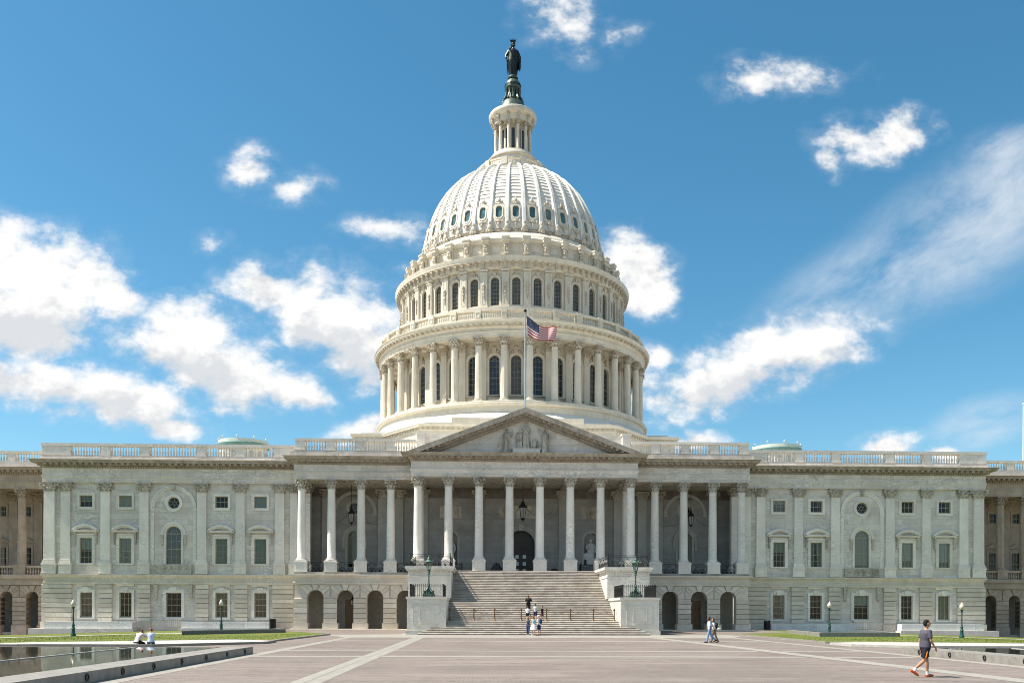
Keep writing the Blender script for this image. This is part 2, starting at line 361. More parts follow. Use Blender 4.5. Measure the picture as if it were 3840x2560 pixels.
    def _mm(s, o, M_):
        k = len(s.v); s.v += [tuple(M_ @ Vector(p)) if M_ else p for p in o.v]
        s.f += [tuple(i+k for i in f) for f in o.f]; s.m += o.m
        return s
    def mesh(s, name, mats, smooth=False, angle=35):
        me = bpy.data.meshes.new(name); me.from_pydata(s.v, [], s.f)
        for m_ in ([mats] if isinstance(mats, str) else mats): me.materials.append(MATS[m_])
        if any(s.m): me.polygons.foreach_set('material_index', s.m)
        if smooth:
            me.polygons.foreach_set('use_smooth', [True]*len(me.polygons)); me.set_sharp_from_angle(angle=rad(angle))
        me.update(); return me
    def build(s, name, mats, parent=None, loc=(0, 0, 0), rz=0, smooth=False, local=False, kind=None, angle=35):
        return place(name, s.mesh(name, mats, smooth, angle), parent, loc, rz, local, None, kind)
CACHE = {}
def cached(key, fn, name, mats, smooth=False, angle=35):
    if key not in CACHE: CACHE[key] = fn().mesh(name, mats, smooth, angle)
    return CACHE[key]
def wall(mb, x0, x1, z0, z1, y, holes, depth=.3, mi=0):
    """front face at y with openings (xc, half width, bottom, top, kind); kind 0 rectangle, 1 round-headed (top = springing), 2 circle (bottom = centre)"""
    rects = []
    for xc, hw, zb, zt, k in holes:
        rects.append((xc-hw, xc+hw, zb-hw, zb+hw) if k == 2 else (xc-hw, xc+hw, zb, zt+(hw if k == 1 else 0)))
    xs = sorted({x0, x1, *[r[0] for r in rects], *[r[1] for r in rects]}); zs = sorted({z0, z1, *[r[2] for r in rects], *[r[3] for r in rects]})
    for i in range(len(xs)-1):
        for j in range(len(zs)-1):
            cx, cz = (xs[i]+xs[i+1])/2, (zs[j]+zs[j+1])/2
            if cx < x0 or cx > x1 or cz < z0 or cz > z1 or any(r[0] < cx < r[1] and r[2] < cz < r[3] for r in rects): continue
            mb.add([(xs[i], y, zs[j]), (xs[i+1], y, zs[j]), (xs[i+1], y, zs[j+1]), (xs[i], y, zs[j+1])], [(0, 1, 2, 3)], mi)
    y2 = y+depth
    for xc, hw, zb, zt, k in holes:
        if k == 2: ring = [(xc+hw*math.cos(2*PI*i/32), zb+hw*math.sin(2*PI*i/32)) for i in range(33)]; cc = (xc, zb)
        elif k == 1: ring = [(xc+hw*math.cos(PI*i/16), zt+hw*math.sin(PI*i/16)) for i in range(17)]; cc = (xc, zt)
        if k:
            for (a, b_), (c_, d_) in zip(ring, ring[1:]):
                def pr(p, q):
                    m_ = max(abs(p-cc[0]), abs(q-cc[1])); t_ = hw/m_; return (cc[0]+(p-cc[0])*t_, cc[1]+(q-cc[1])*t_)
                e, f_ = pr(a, b_), pr(c_, d_)
                mb.add([(a, y, b_), (c_, y, d_), (f_[0], y, f_[1]), (e[0], y, e[1])], [(0, 1, 2, 3)], mi)
                mb.add([(a, y, b_), (c_, y, d_), (c_, y2, d_), (a, y2, b_)], [(0, 1, 2, 3)], mi)
        if k < 2:
            L, R_ = xc-hw, xc+hw
            q = [((L, zb), (L, zt)), ((R_, zb), (R_, zt)), ((L, zb), (R_, zb))]+([((L, zt), (R_, zt))] if k == 0 else [])
            for (a, b_), (c_, d_) in q: mb.add([(a, y, b_), (c_, y, d_), (c_, y2, d_), (a, y2, b_)], [(0, 1, 2, 3)], mi)
    return mb
# --- classical order
def capital_mb(r, h, sq=False):
    """Corinthian capital: bell, two rows of curling leaves, corner volutes, hollow-sided abacus"""
    mb = MB(); rb = r*1.12
    mb.lathe([(rb*1.12, 0), (rb*1.15, h*.05), (rb*.80, h*.08), (rb*.80, h*.5), (rb*1.0, h*.78), (rb*1.25, h*.86)], 16)
    for row, (z0, z1, out_, ph) in enumerate(((.06, .40, .42, 0), (.2, .66, .5, .5))):
        for i in range(8):
            a = 2*PI*(i+ph)/8; ca, sa = math.sin(a), -math.cos(a); ta, tb = math.cos(a), math.sin(a)
            pts = [(.92, z0, .27), (1.02, z0+(z1-z0)*.5, .31), (1.14, z0+(z1-z0)*.85, .27), (1.16+out_*.75, z1, .2), (1.16+out_*.95, z1-.12, .1)]
            vs = []
            for rr, zz, w in pts:
                for sgn in (-1, 0, 1):
                    ro = rb*rr*(1.06 if sgn == 0 else 1); vs.append((ca*ro+ta*w*rb*sgn*.95, sa*ro+tb*w*rb*sgn*.95, zz*h))
            fs = []
            for q in range(len(pts)-1):
                for w in range(2): fs.append((q*3+w, q*3+w+1, q*3+w+4, q*3+w+3))
            mb.add(vs, fs)
    for i in range(4):
        a = PI/4+i*PI/2; ca, sa = math.sin(a), -math.cos(a); ta, tb = math.cos(a), math.sin(a)
        for sg in (-1, 1):
            pts = []
            for q in range(9):
                t = q/8; an = -PI*.5+t*PI*2.3; rr = (.26*(1-t*.72))*rb
                R0 = rb*1.62; pts.append((ca*(R0+rr*math.cos(an))+ta*sg*.07*rb, sa*(R0+rr*math.cos(an))+tb*sg*.07*rb, h*.73+rr*math.sin(an)))
            pts = [(ca*rb*1.05+ta*sg*.5*rb, sa*rb*1.05+tb*sg*.5*rb, h*.5)]+pts
            mb.tube(pts, [rb*.06]+[rb*.09]*9, 4)
        a = i*PI/2; ca, sa = math.sin(a), -math.cos(a)
        mb.ell((ca*rb*1.3, sa*rb*1.3, h*.93), (rb*.17, rb*.17, rb*.17), 6, 4)
    k = 7; ring = []
    for i in range(4):
        for q in range(k):
            t = q/k; a = PI/4+i*PI/2+t*PI/2; c0 = Vector((math.sin(PI/4+i*PI/2), -math.cos(PI/4+i*PI/2)))*rb*1.98; c1 = Vector((math.sin(PI/4+(i+1)*PI/2), -math.cos(PI/4+(i+1)*PI/2)))*rb*1.98
            p = c0.lerp(c1, t); p *= 1-.18*math.sin(PI*t); ring.append(p)
    n = len(ring); vs = []
    for z, s_ in ((.86, .92), (.90, .96), (.93, 1.), (1., 1.)): vs += [(p.x*s_, p.y*s_, z*h) for p in ring]
    fs = [(j*n+i, j*n+(i+1) % n, (j+1)*n+(i+1) % n, (j+1)*n+i) for j in range(3) for i in range(n)]+[tuple(range(n))[::-1], tuple(3*n+i for i in range(n))]
    return mb.add(vs, fs)
def shaft_mb(r, h, flute=False):
    mb = MB(); P = [(r*1.06, 0), (r*1.06, h*.012), (r, h*.02)]+[(r*(1-.15*t**1.8), h*t) for t in (.3, .5, .7, .85, .97)]+[(r*.92, h*.975), (r*.92, h*.99), (r*.86, h)]
    return mb.lathe(P, 40 if flute else 28, flute=.075 if flute else 0)
def base_mb(r, h):
    mb = MB(); mb.box(-r*1.4, r*1.4, -r*1.4, r*1.4, 0, h*.3)
    P = [(r*1.3, h*.3)]
    for q in range(7):
        t = -PI/2+PI*q/6; P.append((r*1.28+h*.13*math.cos(t), h*.45+h*.15*math.sin(t)))
    P += [(r*1.15, h*.62), (r*1.13, h*.72)]
    for q in range(5):
        t = -PI/2+PI*q/4; P.append((r*1.12+h*.09*math.cos(t), h*.83+h*.1*math.sin(t)))
    P += [(r*1.05, h*.95), (r*1.05, h)]
    return mb.lathe(P, 24)
def baluster_mb(h, r=.095):
    mb = MB(); mb.box(-r, r, -r, r, 0, h*.09).box(-r, r, -r, r, h*.92, h)
    return mb.lathe([(r*.75, h*.09), (r*.55, h*.14), (r*.8, h*.22), (r*1.15, h*.34), (r*.95, h*.48), (r*.5, h*.66), (r*.42, h*.78), (r*.7, h*.82), (r*.5, h*.87), (r*.7, h*.92)], 10)
# ------------------------------------------------------------------ the building
BLD = empty('capitol_building', (0, -36, 0), 'long white marble building with columned portico, pediment and two pilastered wings', 'building')
YW, YS, YC, YB = -36., -38.3, -41., -32.5       # wing wall, side columns, central columns, back wall of the porch
FLOOR = 6.08
def panel_frame(mb, x0, x1, z0, z1, y, w=.07, d=.03, mi=0):
    mb.box(x0, x1, y-d, y, z1-w, z1, mi).box(x0, x1, y-d, y, z0, z0+w, mi).box(x0, x0+w, y-d, y, z0+w, z1-w, mi).box(x1-w, x1, y-d, y, z0+w, z1-w, mi)
    return mb
# --- windows -------------------------------------------------------
def sash_mb(w, h, kind, nx, nz, t=.07, bar=.034):
    mb = MB(); hw = w/2
    if kind == 2:
        mb.arch(0, 0, hw-t, hw, -.05, .05, 0, 2*PI, 28, closed=True); mb.arch(0, 0, hw*.27, hw*.27+bar, -.03, .03, 0, 2*PI, 18, closed=True)
        for i in range(6):
            a = PI/2+i*PI/3; c, s_ = math.cos(a), math.sin(a); o = bar/2
            p = [(c*r-s_*q, s_*r+c*q) for r, q in ((hw*.27, -o), (hw-t, -o), (hw-t, o), (hw*.27, o))]
            mb.ext(p, -.025, .025)
        return mb
    mb.box(-hw, -hw+t, -.05, .05, 0, h).box(hw-t, hw, -.05, .05, 0, h).box(-hw+t, hw-t, -.05, .05, 0, t)
    top = h
    if kind == 1: mb.arch(0, h, hw-t, hw, -.05, .05, 0, PI, 14); mb.box(-hw+t, hw-t, -.055, .045, h-t*.6, h+t*.6); mb.arch(0, h, hw*.42, hw*.42+bar, -.03, .03, 0, PI, 10)
    else: mb.box(-hw+t, hw-t, -.05, .05, h-t, h)
    for i in range(1, nx):
        x = -hw+w*i/nx; zt = h-t*.6
        mb.box(x-bar/2, x+bar/2, -.025, .025, t, zt)
        if kind == 1: mb.box(x-bar/2, x+bar/2, -.026, .026, h+hw*.42, h+math.sqrt(max(.01, (hw-t)**2-x*x)))
    for j in range(1, nz):
        z = h*j/nz; b_ = bar*(1.7 if j == nz//2 and nz % 2 == 0 else 1)
        mb.box(-hw+t, hw-t, -.03, .03, z-b_/2, z+b_/2)
    return mb
def pane_mb(w, h, kind):
    hw = w/2-.02
    if kind == 2: return MB().add([(hw*math.cos(2*PI*i/28), 0, hw*math.sin(2*PI*i/28)) for i in range(28)], [tuple(range(28))])
    p = [(-hw, 0), (hw, 0), (hw, h)]+([(hw*math.cos(PI*i/14), h+hw*math.sin(PI*i/14)) for i in range(1, 14)] if kind == 1 else [])+[(-hw, h)]
    return MB().add([(x, 0, z) for x, z in p], [tuple(range(len(p)))])
def window(par, x, y, z, w, h, kind, nx, nz, cover=None, frame='wood_frame', glassm='pane_glass', deep=.22):
    """sash set back in its opening, glass, dark room behind, and the blind or curtain the photo shows"""
    o = place('window', cached(('sash', w, h, kind, nx, nz, frame), lambda: sash_mb(w, h, kind, nx, nz), 'window', frame), par, (x, y+deep, z))
    if glassm == 'pane_glass' and random.random() < .3: glassm = 'pane_glass_sky'
    place('pane', cached(('pane', w, h, kind, glassm), lambda: pane_mb(w, h, kind), 'pane', glassm), o, (x, y+deep+.01, z))
    def room():
        mb = MB(); r = w*.7; zt = h+(w/2 if kind == 1 else 0); zb = -w/2 if kind == 2 else 0
        if kind == 2: zt = w/2
        mb.box(-r, r, .9, .92, zb-.2, zt+.2); mb.box(-r-.02, -r, .1, .9, zb-.2, zt+.2); mb.box(r, r+.02, .1, .9, zb-.2, zt+.2); mb.box(-r, r, .1, .9, zt+.2, zt+.22); mb.box(-r, r, .1, .9, zb-.22, zb-.2)
        return mb
    place('room_interior', cached(('room', w, h, kind), room, 'room_interior', 'dark_room'), o, (x, y+deep, z))
    zt = h+(w/2 if kind == 1 else 0)
    if cover:
        typ, fr, mt = cover
        if typ == 'blind':
            MB().box(-w/2+.02, w/2-.02, .07, .08, zt*(1-fr), zt).build('blind', mt, o, (x, y+deep, z))
        else:
            mb = MB(); hw = w/2-.02
            for sg in (-1, 1):
                pts = []; n = 14
                for lev, (zz, wd) in enumerate(((zt, hw*min(.98, .7*fr+.12)), (h*.55, hw*.75*fr), (h*.35, hw*.5*fr), (0., hw*.62*fr))):
                    for q in range(n+1):
                        pts.append((sg*(hw-wd*q/n), .12+.035*math.sin(q*1.9), zz))
                fs = [(l*(n+1)+q, l*(n+1)+q+1, (l+1)*(n+1)+q+1, (l+1)*(n+1)+q) for l in range(3) for q in range(n)]
                mb.add(pts, fs)
            mb.build('curtain', mt, o, (x, y+deep, z))
    return o
def stone_piece(name, mb, par, loc, mat='marble_plain', smooth=False): return mb.build(name, mat, par, loc, smooth=smooth)
def pilaster(par, x, y, w, zp, zb, zs, zc, ze, mat='marble_plain', proj=.25, cap='marble_capital', name='pilaster'):
    """shaft > pedestal, base, capital"""
    key = (w, zs, zc, proj, mat)
    o = place(name, cached(('pil',)+key, lambda: MB().fru(0, -proj/2+.01, 0, w/2, proj/2, zc-zs, w/2*.93, proj/2), name, mat), par, (x, y, zs))
    place('base', cached(('pilb', w, zb, zs, proj, mat), lambda: MB().box(-w*.62, w*.62, -proj-.14, 0, 0, .14).box(-w*.58, w*.58, -proj-.1, 0, .14, .26).box(-w*.54, w*.54, -proj-.06, 0, .26, zs-zb), 'base', mat), o, (x, y, zb))
    if zp is not None:
        def ped():
            mb = MB(); hh = zb-zp; mb.box(-w*.66, w*.66, -proj-.15, 0, 0, .1).box(-w*.62, w*.62, -proj-.1, 0, .1, hh-.12).box(-w*.68, w*.68, -proj-.17, 0, hh-.12, hh)
            return panel_frame(mb, -w*.45, w*.45, .2, hh-.22, -proj-.1)
        place('pedestal', cached(('pilp', w, zp, zb, proj, mat), ped, 'pedestal', mat), o, (x, y, zp))
    def capm():
        m_ = capital_mb(w*.5, ze-zc); sc = (proj+.34)/(w*.95)
        m_.v = [(a, -.02+min(0, b_*sc) if b_ < .2 else -.02, c_) for a, b_, c_ in m_.v]
        m_.box(-w*.47, w*.47, -proj, 0, 0, (ze-zc)*.9)
        return m_
    place('capital', cached(('pilc', w, zc, ze, proj, cap), capm, 'capital', cap), o, (x, y, zc))
    return o
def column(par, x, y, r, zp, zb, zs, zc, ze, mat='marble_plain', flute=False, pw=.67, cap='marble_capital'):
    o = place('column', cached(('sh', r, zs, zc, mat, flute), lambda: shaft_mb(r, zc-zs, flute), 'column', mat, True), par, (x, y, zs), rz=random.choice((0, .9, 1.7, 2.6)))
    def sub(nm, me, z): c = place(nm, me, o, (0, 0, z-zs), rz=-o.rotation_euler[2], local=True); return c
    sub('base', cached(('ba', r, zs-zb, mat), lambda: base_mb(r, zs-zb), 'base', mat, True), zb)
    sub('capital', cached(('ca', r, ze-zc, cap), lambda: capital_mb(r*.88, ze-zc), 'capital', cap), zc)
    if zp is not None:
        def ped():
            hh = zb-zp; mb = MB().box(-pw-.04, pw+.04, -pw-.04, pw+.04, 0, .12).box(-pw, pw, -pw, pw, .12, hh-.12).box(-pw-.06, pw+.06, -pw-.06, pw+.06, hh-.12, hh)
            return panel_frame(mb, -pw*.72, pw*.72, .25, hh-.28, -pw)
        sub('pedestal', cached(('pe', pw, zb-zp, mat), ped, 'pedestal', mat), zp)
    return o
# rusticated pier: separate stones, joints cut back
def course_pier(par, x0, x1, y0, y1, z0, z1, n, plinth=None, mat='marble_course'):
    h = (z1-z0)/n
    for i in range(n):
        jig = random.uniform(-.008, .008); key = ('crs', round(x1-x0, 3), round(y1-y0, 3), round(h, 3), mat)
        def mk():
            w, d = (x1-x0)/2, (y1-y0)/2; mb = MB(); b = .035; hh = h-.045
            ring = lambda e, z: [(-w+e, -d+e, z), (w-e, -d+e, z), (w-e, d-e, z), (-w+e, d-e, z)]
            vs = ring(b, 0)+ring(0, b)+ring(0, hh-b)+ring(b, hh)
            fs = [(3, 2, 1, 0), (12, 13, 14, 15)]+[(k*4+q, k*4+(q+1) % 4, k*4+4+(q+1) % 4, k*4+4+q) for k in range(3) for q in range(4)]
            return mb.add(vs, fs)
        place('stone_course', cached(key, mk, 'stone_course', mat), par, ((x0+x1)/2, (y0+y1)/2+jig, z0+i*h+.02))
    if plinth is not None:
        MB().box(x0-.1, x1+.1, y0-.1, y1, plinth, z0).build('plinth', mat, par)
def voussoirs(par, xc, zs, r, y0, y1, ro, ztop, mat='marble_course', n=7):
    """ring of wedge stones round an arch with a taller flared keystone"""
    for i in range(n):
        a0, a1 = PI*i/n+.012, PI*(i+1)/n-.012; key_ = i == n//2
        if key_:
            w0, w1 = r*math.cos(a1)*1.0, .36
            MB().ext([(w0, zs+r*math.sin(a1)-.02), (-w0, zs+r*math.sin(a1)-.02), (w1, ztop), (-w1, ztop)], y0-.1, y1).build('keystone', mat, par, (xc, 0, 0)); continue
        k = 3; inner = [(r*math.cos(a0+(a1-a0)*q/k), zs+r*math.sin(a0+(a1-a0)*q/k)) for q in range(k+1)]
        outer = [(max(-ro, min(ro, 1.5*ro*math.cos(a))), min(ztop-.05, zs+1.5*ro*math.sin(a))) for a in (a1, a0)]
        MB().ext(inner+outer, y0, y1).build('voussoir', mat, par, (xc, 0, 0))
# --- entablature profile, heights from the underside of the architrave
ENT = [(-.85, 0), (.25, 0), (.25, .22), (.285, .22), (.285, .5), (.36, .62), (.36, .74), (.265, .74), (.265, 1.46), (.34, 1.5)]
COR = [(.2, 1.5), (.34, 1.5), (.34, 1.76), (.56, 1.8), (.56, 2.0), (1.12, 2.0), (1.12, 2.14), (1.24, 2.24), (1.3, 2.3), (-.6, 2.36)]
def rows(mb, path, z0, z1, o0, o1, step, wid):
    """blocks set out along a path, standing proud from o0 to o1"""
    for a, b_ in zip(path, path[1:]):
        A, B_ = Vector(a), Vector(b_); d = (B_-A); L = d.length; d /= L; nrm = Vector((d.y, -d.x)); k = max(1, round((L+2*o0*0)/step))
        for i in range(k):
            c = A+d*((i+.5)*L/k)
            q = [c-d*wid/2+nrm*o0, c+d*wid/2+nrm*o0, c+d*wid/2+nrm*o1, c-d*wid/2+nrm*o1]
            mb.add([(p.x, p.y, z) for z in (z0, z1) for p in q], [(0, 3, 2, 1), (4, 5, 6, 7), (0, 1, 5, 4), (1, 2, 6, 5), (2, 3, 7, 6), (3, 0, 4, 7)])
    return mb
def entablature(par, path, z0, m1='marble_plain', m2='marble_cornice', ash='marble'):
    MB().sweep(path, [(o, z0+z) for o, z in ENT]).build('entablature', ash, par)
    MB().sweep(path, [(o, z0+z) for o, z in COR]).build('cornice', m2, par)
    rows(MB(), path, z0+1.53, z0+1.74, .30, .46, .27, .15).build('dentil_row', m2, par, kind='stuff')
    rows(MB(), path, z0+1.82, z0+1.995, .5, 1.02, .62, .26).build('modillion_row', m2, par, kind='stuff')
    # moulding joints of the cornice stones: short sills along the top
    mb = MB()
    for a, b_ in zip(path, path[1:]):
        A, B_ = Vector(a), Vector(b_); L = (B_-A).length
        if L < 5 or abs(A.y-B_.y) > .1: continue
        x = A.x+.4
        while x < B_.x-.4:
            mb.box(x-.012, x+.012, A.y-1.15, A.y-1.1, z0+2.01, z0+2.13); x += 1.35
    if mb.v: mb.build('cornice_joint', 'dark_plaster', par, kind='stuff')
def balusters(par, xa, xb, y, z0, z1, n=None, mat='marble_plain'):
    n = n or max(2, round(abs(xb-xa)/.3))
    for i in range(n):
        place('baluster', cached(('bal', round(z1-z0, 2), mat), lambda: baluster_mb(z1-z0), 'baluster', mat, True), par, (xa+(xb-xa)*(i+.5)/n, y, z0))
ZW = 15.66; ZP = 15.87
for s in (-1, 1):
    sx = lambda x: s*x
    span = lambda a, b_: (min(s*a, s*b_), max(s*a, s*b_))
    PX = [50.7, 49.0, 44.8, 40.7, 34.57, 30.46, 26.25, 24.75]; PWD = [1.2]+[1.02]*6+[.8]
    WX = [46.9, 42.72, 32.5, 28.34]; XC = 37.6
    # walls with real openings
    a, b_ = span(24.2, 51.15)
    holes = [(sx(x), .64, 7.0, 9.73, 0) for x in WX]+[(sx(x), .67, 13.06, 14.3, 0) for x in WX]+[(sx(XC), .81, 6.96, 10.25, 1), (sx(XC), .62, 13.55, 0, 2)]
    wm = wall(MB(), a, b_, 5.6, ZW+.2, YW, holes)
    wm.box(*span(50.85, 51.15), YW+.001, -26, 5.6, ZW+.2); wm.build('wall', 'marble', BLD)
    holes = [(sx(x), .65, 1.27, 3.91, 0) for x in WX]+[(sx(XC), .82, 1.25, 3.9, 0)]
    wm = wall(MB(), a, b_, -1.2, 5., YW+.1, holes); wm.box(*span(50.85, 51.3), YW+.101, -26, -1.2, 5.); wm.build('wall', 'marble', BLD)
    MB().box(*span(24.2, 51.0), -34.8, -8, 15.4, 18.0).build('roof', 'roof_paint', BLD)
    # pilasters
    for x, w in zip(PX, PWD): pilaster(BLD, sx(x), YW, w, 5.9, 6.95, 7.4, 14.7, ZW)
    pilaster(BLD, sx(51.1), YW, .35, 5.9, 6.95, 7.4, 14.7, ZW, proj=.2) if False else None
    # rusticated ground floor piers
    for x0, x1 in ((48.35, 51.5), (44.1, 45.55), (40.05, 41.4), (33.85, 35.2), (29.7, 31.1), (24.75, 27.0)):
        p0, p1 = span(x0, x1); course_pier(BLD, p0, p1, YW-.17, YW+.14, .75, 4.8, 8, -1.2)
    MB().box(*span(24.75, 51.35), YW-.05, YW+.1, -1.2, .9).build('plinth', 'marble_course', BLD)
    # string course round wing and porch basement
    path = [(51.3, -26), (51.3, YW-.05), (24.15, YW-.05), (24.15, -38.85), (11.25, -38.85)]
    path = [(-x, y) for x, y in path] if s < 0 else path[::-1]
    SC = [(-.3, 4.8), (.1, 4.8), (.13, 4.98), (.04, 5.0), (.04, 5.5), (.1, 5.52), (.2, 5.66), (.3, 5.72), (.3, 5.86), (-.4, 5.93)]
    MB().sweep(path, SC).build('string_course', 'marble_course', BLD)
    mb = MB()
    for A, B_ in zip(path, path[1:]):
        if abs(A[1]-B_[1]) > .1: continue
        x = A[0]+.2
        while x < B_[0]-.15:
            for dz in (0, .2): 
                mb.add([(x-.13, A[1]-.06, 5.15+dz), (x, A[1]-.09, 5.07+dz), (x+.13, A[1]-.06, 5.15+dz), (x, A[1]-.09, 5.23+dz), (x, A[1]-.03, 5.15+dz)], [(0, 1, 4), (1, 2, 4), (2, 3, 4), (3, 0, 4), (0, 1, 2, 3)])
            x += .36
    mb.build('carved_band', 'marble_course', BLD, kind='stuff')
    # windows
    UP = {-1: [('blind', .45, 'blind_white'), ('curtain', 1.2, 'curtain_cream'), ('blind', 1., 'blind_pale'), ('blind', 1., 'blind_pale')], 1: [('blind', .78, 'blind_white'), ('blind', .72, 'blind_white'), ('curtain', 1.1, 'curtain_cream'), ('blind', .42, 'blind_pale')]}[s]
    SM = {-1: [('blind', .4, 'blind_pale'), ('blind', 1., 'blind_white'), None, ('blind', 1., 'blind_white')], 1: [('curtain', .5, 'curtain_cream'), None, ('curtain', .5, 'curtain_cream'), ('blind', .3, 'blind_white')]}[s]
    DN = {-1: [('curtain', .12, 'curtain_brown'), ('curtain', .3, 'blind_pale'), None, ('curtain', .12, 'curtain_cream')], 1: [('blind', 1., 'curtain_cream'), ('curtain', .25, 'curtain_cream'), ('curtain', 1.2, 'curtain_brown'), ('curtain', .6, 'blind_white')]}[s]
    for x, cu, cs_, cd in zip(WX, UP, SM, DN):
        X = sx(x)
        o = window(BLD, X, YW, 7.0, 1.28, 2.73, 0, 3, 4, cu)
        sm = MB(); sm.box(-.94, -.64, -.06, .02, -.05, 2.98).box(.64, .94, -.06, .02, -.05, 2.98).box(-.64, .64, -.06, .02, 2.73, 2.98); panel_frame(sm, -.98, .98, -.05, 3.02, -.06, .08, .03)
        sm.box(-.9, .9, -.12, .02, -.12, -.03); stone_piece('surround', sm, o, (X, YW, 7.0))
        hm = MB(); hm.box(-1.12, 1.12, -.1, .02, 3.03, 3.2).box(-1.4, 1.4, -.34, .02, 3.36, 3.46).box(-1.46, 1.46, -.4, .02, 3.46, 3.54)
        Rr = 1.95; zc = 3.54+.66-Rr; aa = math.acos(1.44/Rr)
        hm.arch(0, zc, Rr-.2, Rr, -.4, .02, aa, PI-aa, 16); hm.arch(0, zc, Rr-.34, Rr-.2, -.28, .02, aa+.06, PI-aa-.06, 16)
        stone_piece('hood', hm, o, (X, YW, 7.0))
        for q in (-1, 1):
            bm = MB(); bm.box(-.12, .12, -.30, .01, 3.02, 3.355).box(-.11, .11, -.2, .01, 2.7, 3.02).box(-.1, .1, -.15, .01, 2.15, 2.7).ell((0, -.12, 2.12), (.1, .1, .12), 8, 5)
            stone_piece('bracket', bm, o, (X+q*1.1, YW, 7.0), 'marble_capital')
        o = window(BLD, X, YW, 13.06, 1.34, 1.24, 0, 3, 2, cs_)
        sm = MB(); sm.box(-.9, -.67, -.06, .02, -.23, 1.47).box(.67, .9, -.06, .02, -.23, 1.47).box(-.67, .67, -.06, .02, 1.24, 1.47).box(-.67, .67, -.06, .02, -.23, 0); panel_frame(sm, -.95, .95, -.28, 1.52, -.06, .08, .03)
        stone_piece('surround', sm, o, (X, YW, 13.06))
        o = window(BLD, X, YW+.1, 1.27, 1.3, 2.64, 0, 3, 4, cd)
        sm = MB(); sm.box(-.9, -.65, -.08, .02, -.16, 2.92).box(.65, .9, -.08, .02, -.16, 2.92).box(-.65, .65, -.08, .02, 2.64, 2.92).box(-.95, .95, -.14, .02, -.24, -.16); panel_frame(sm, -.94, .94, -.16, 2.96, -.08, .07, .03)
        stone_piece('surround', sm, o, (X, YW+.1, 1.27))
        km = MB().ext([(-.2, 2.62), (.2, 2.62), (.33, 3.2), (-.33, 3.2)], -.2, .02); km.box(-.55, -.3, -.13, .02, 2.9, 3.08).box(.3, .55, -.13, .02, 2.9, 3.08)
        stone_piece('keystone', km, o, (X, YW+.1, 1.27))
        MB().box(X-.95, X+.95, YW-.02, YW+.1, 4.6, 4.8).build('lintel_band', 'marble_plain', BLD)
    # middle bay: round-headed window, oculus, great blind arch
    X = sx(XC)
    o = window(BLD, X, YW, 6.96, 1.62, 3.29, 1, 3, 4, ('blind', .93 if s > 0 else .62, 'blind_pale' if s > 0 else 'curtain_cream') if s > 0 else None)
    sm = MB(); sm.box(-1.05, -.81, -.07, .02, 0, 3.29).box(.81, 1.05, -.07, .02, 0, 3.29); sm.arch(0, 3.29, .81, 1.05, -.07, .02); sm.arch(0, 3.29, 1.05, 1.28, -.16, .02)
    sm.box(-1.42, -1.0, -.22, .02, 3.17, 3.29).box(1.0, 1.42, -.22, .02, 3.17, 3.29); stone_piece('surround', sm, o, (X, YW, 6.96))
    for q in (-1, 1): stone_piece('bracket', MB().box(-.13, .13, -.2, .01, 2.75, 3.17).box(-.11, .11, -.14, .01, 2.1, 2.75).ell((0, -.1, 2.05), (.1, .1, .12), 8, 5), o, (X+q*1.22, YW, 6.96), 'marble_capital')
    o = window(BLD, X, YW, 13.55, 1.24, 1.24, 2, 1, 1, None)
    stone_piece('surround', MB().arch(0, 0, .62, .78, -.06, .02, 0, 2*PI, 32, closed=True).arch(0, 0, .78, .94, -.12, .02, 0, 2*PI, 32, closed=True), o, (X, YW, 13.55))
    am = MB().arch(X, 12.95, 2.05, 2.27, YW-.08, YW+.02, n=28).arch(X, 12.95, 2.27, 2.46, YW-.15, YW+.02, n=28)
    am.box(X-2.5, X-1.98, YW-.16, YW+.02, 12.72, 12.95).box(X+1.98, X+2.5, YW-.16, YW+.02, 12.72, 12.95)
    am.box(X-2.44, X-2.05, YW-.07, YW+.02, 6.9, 12.72).box(X+2.05, X+2.44, YW-.07, YW+.02, 6.9, 12.72); am.build('blind_arch', 'marble_plain', BLD)
    MB().ext([(X-.16, 14.9), (X+.16, 14.9), (X+.25, 15.5), (X-.25, 15.5)], YW-.26, YW).build('keystone', 'marble_capital', BLD)
    pm = MB().box(X-1.9, X+1.9, YW-.1, YW+.02, 6.0, 6.85); panel_frame(pm, X-1.95, X+1.95, 5.95, 6.88, YW-.1, .14, .08)
    for k in range(6):
        cx = X-1.35+k*.54
        pts = [(cx+(.2-.02*q)*math.cos(q*.75), YW-.13, 6.42+(.2-.02*q)*math.sin(q*.75)) for q in range(9)]
        pm.tube(pts, .035, 4); pm.ell((cx, YW-.12, 6.42), .06, 6, 4)
    pm.build('scroll_panel', 'marble_capital', BLD)
    o = window(BLD, X, YW+.1, 1.25, 1.64, 2.65, 0, 3, 4, ('blind', .42, 'blind_white') if s > 0 else None)
    sm = MB(); sm.box(-1.12, -.82, -.08, .02, -.05, 2.95).box(.82, 1.12, -.08, .02, -.05, 2.95).box(-.82, .82, -.08, .02, 2.65, 2.95).box(-1.0, 1.0, -.14, .02, -.13, -.05); panel_frame(sm, -1.16, 1.16, -.05, 2.99, -.08, .07, .03)
    stone_piece('surround', sm, o, (X, YW+.1, 1.25)); stone_piece('keystone', MB().ext([(-.22, 2.62), (.22, 2.62), (.36, 3.25), (-.36, 3.25)], -.22, .02).box(-.6, -.33, -.13, .02, 2.93, 3.12).box(.33, .6, -.13, .02, 2.93, 3.12), o, (X, YW+.1, 1.25))
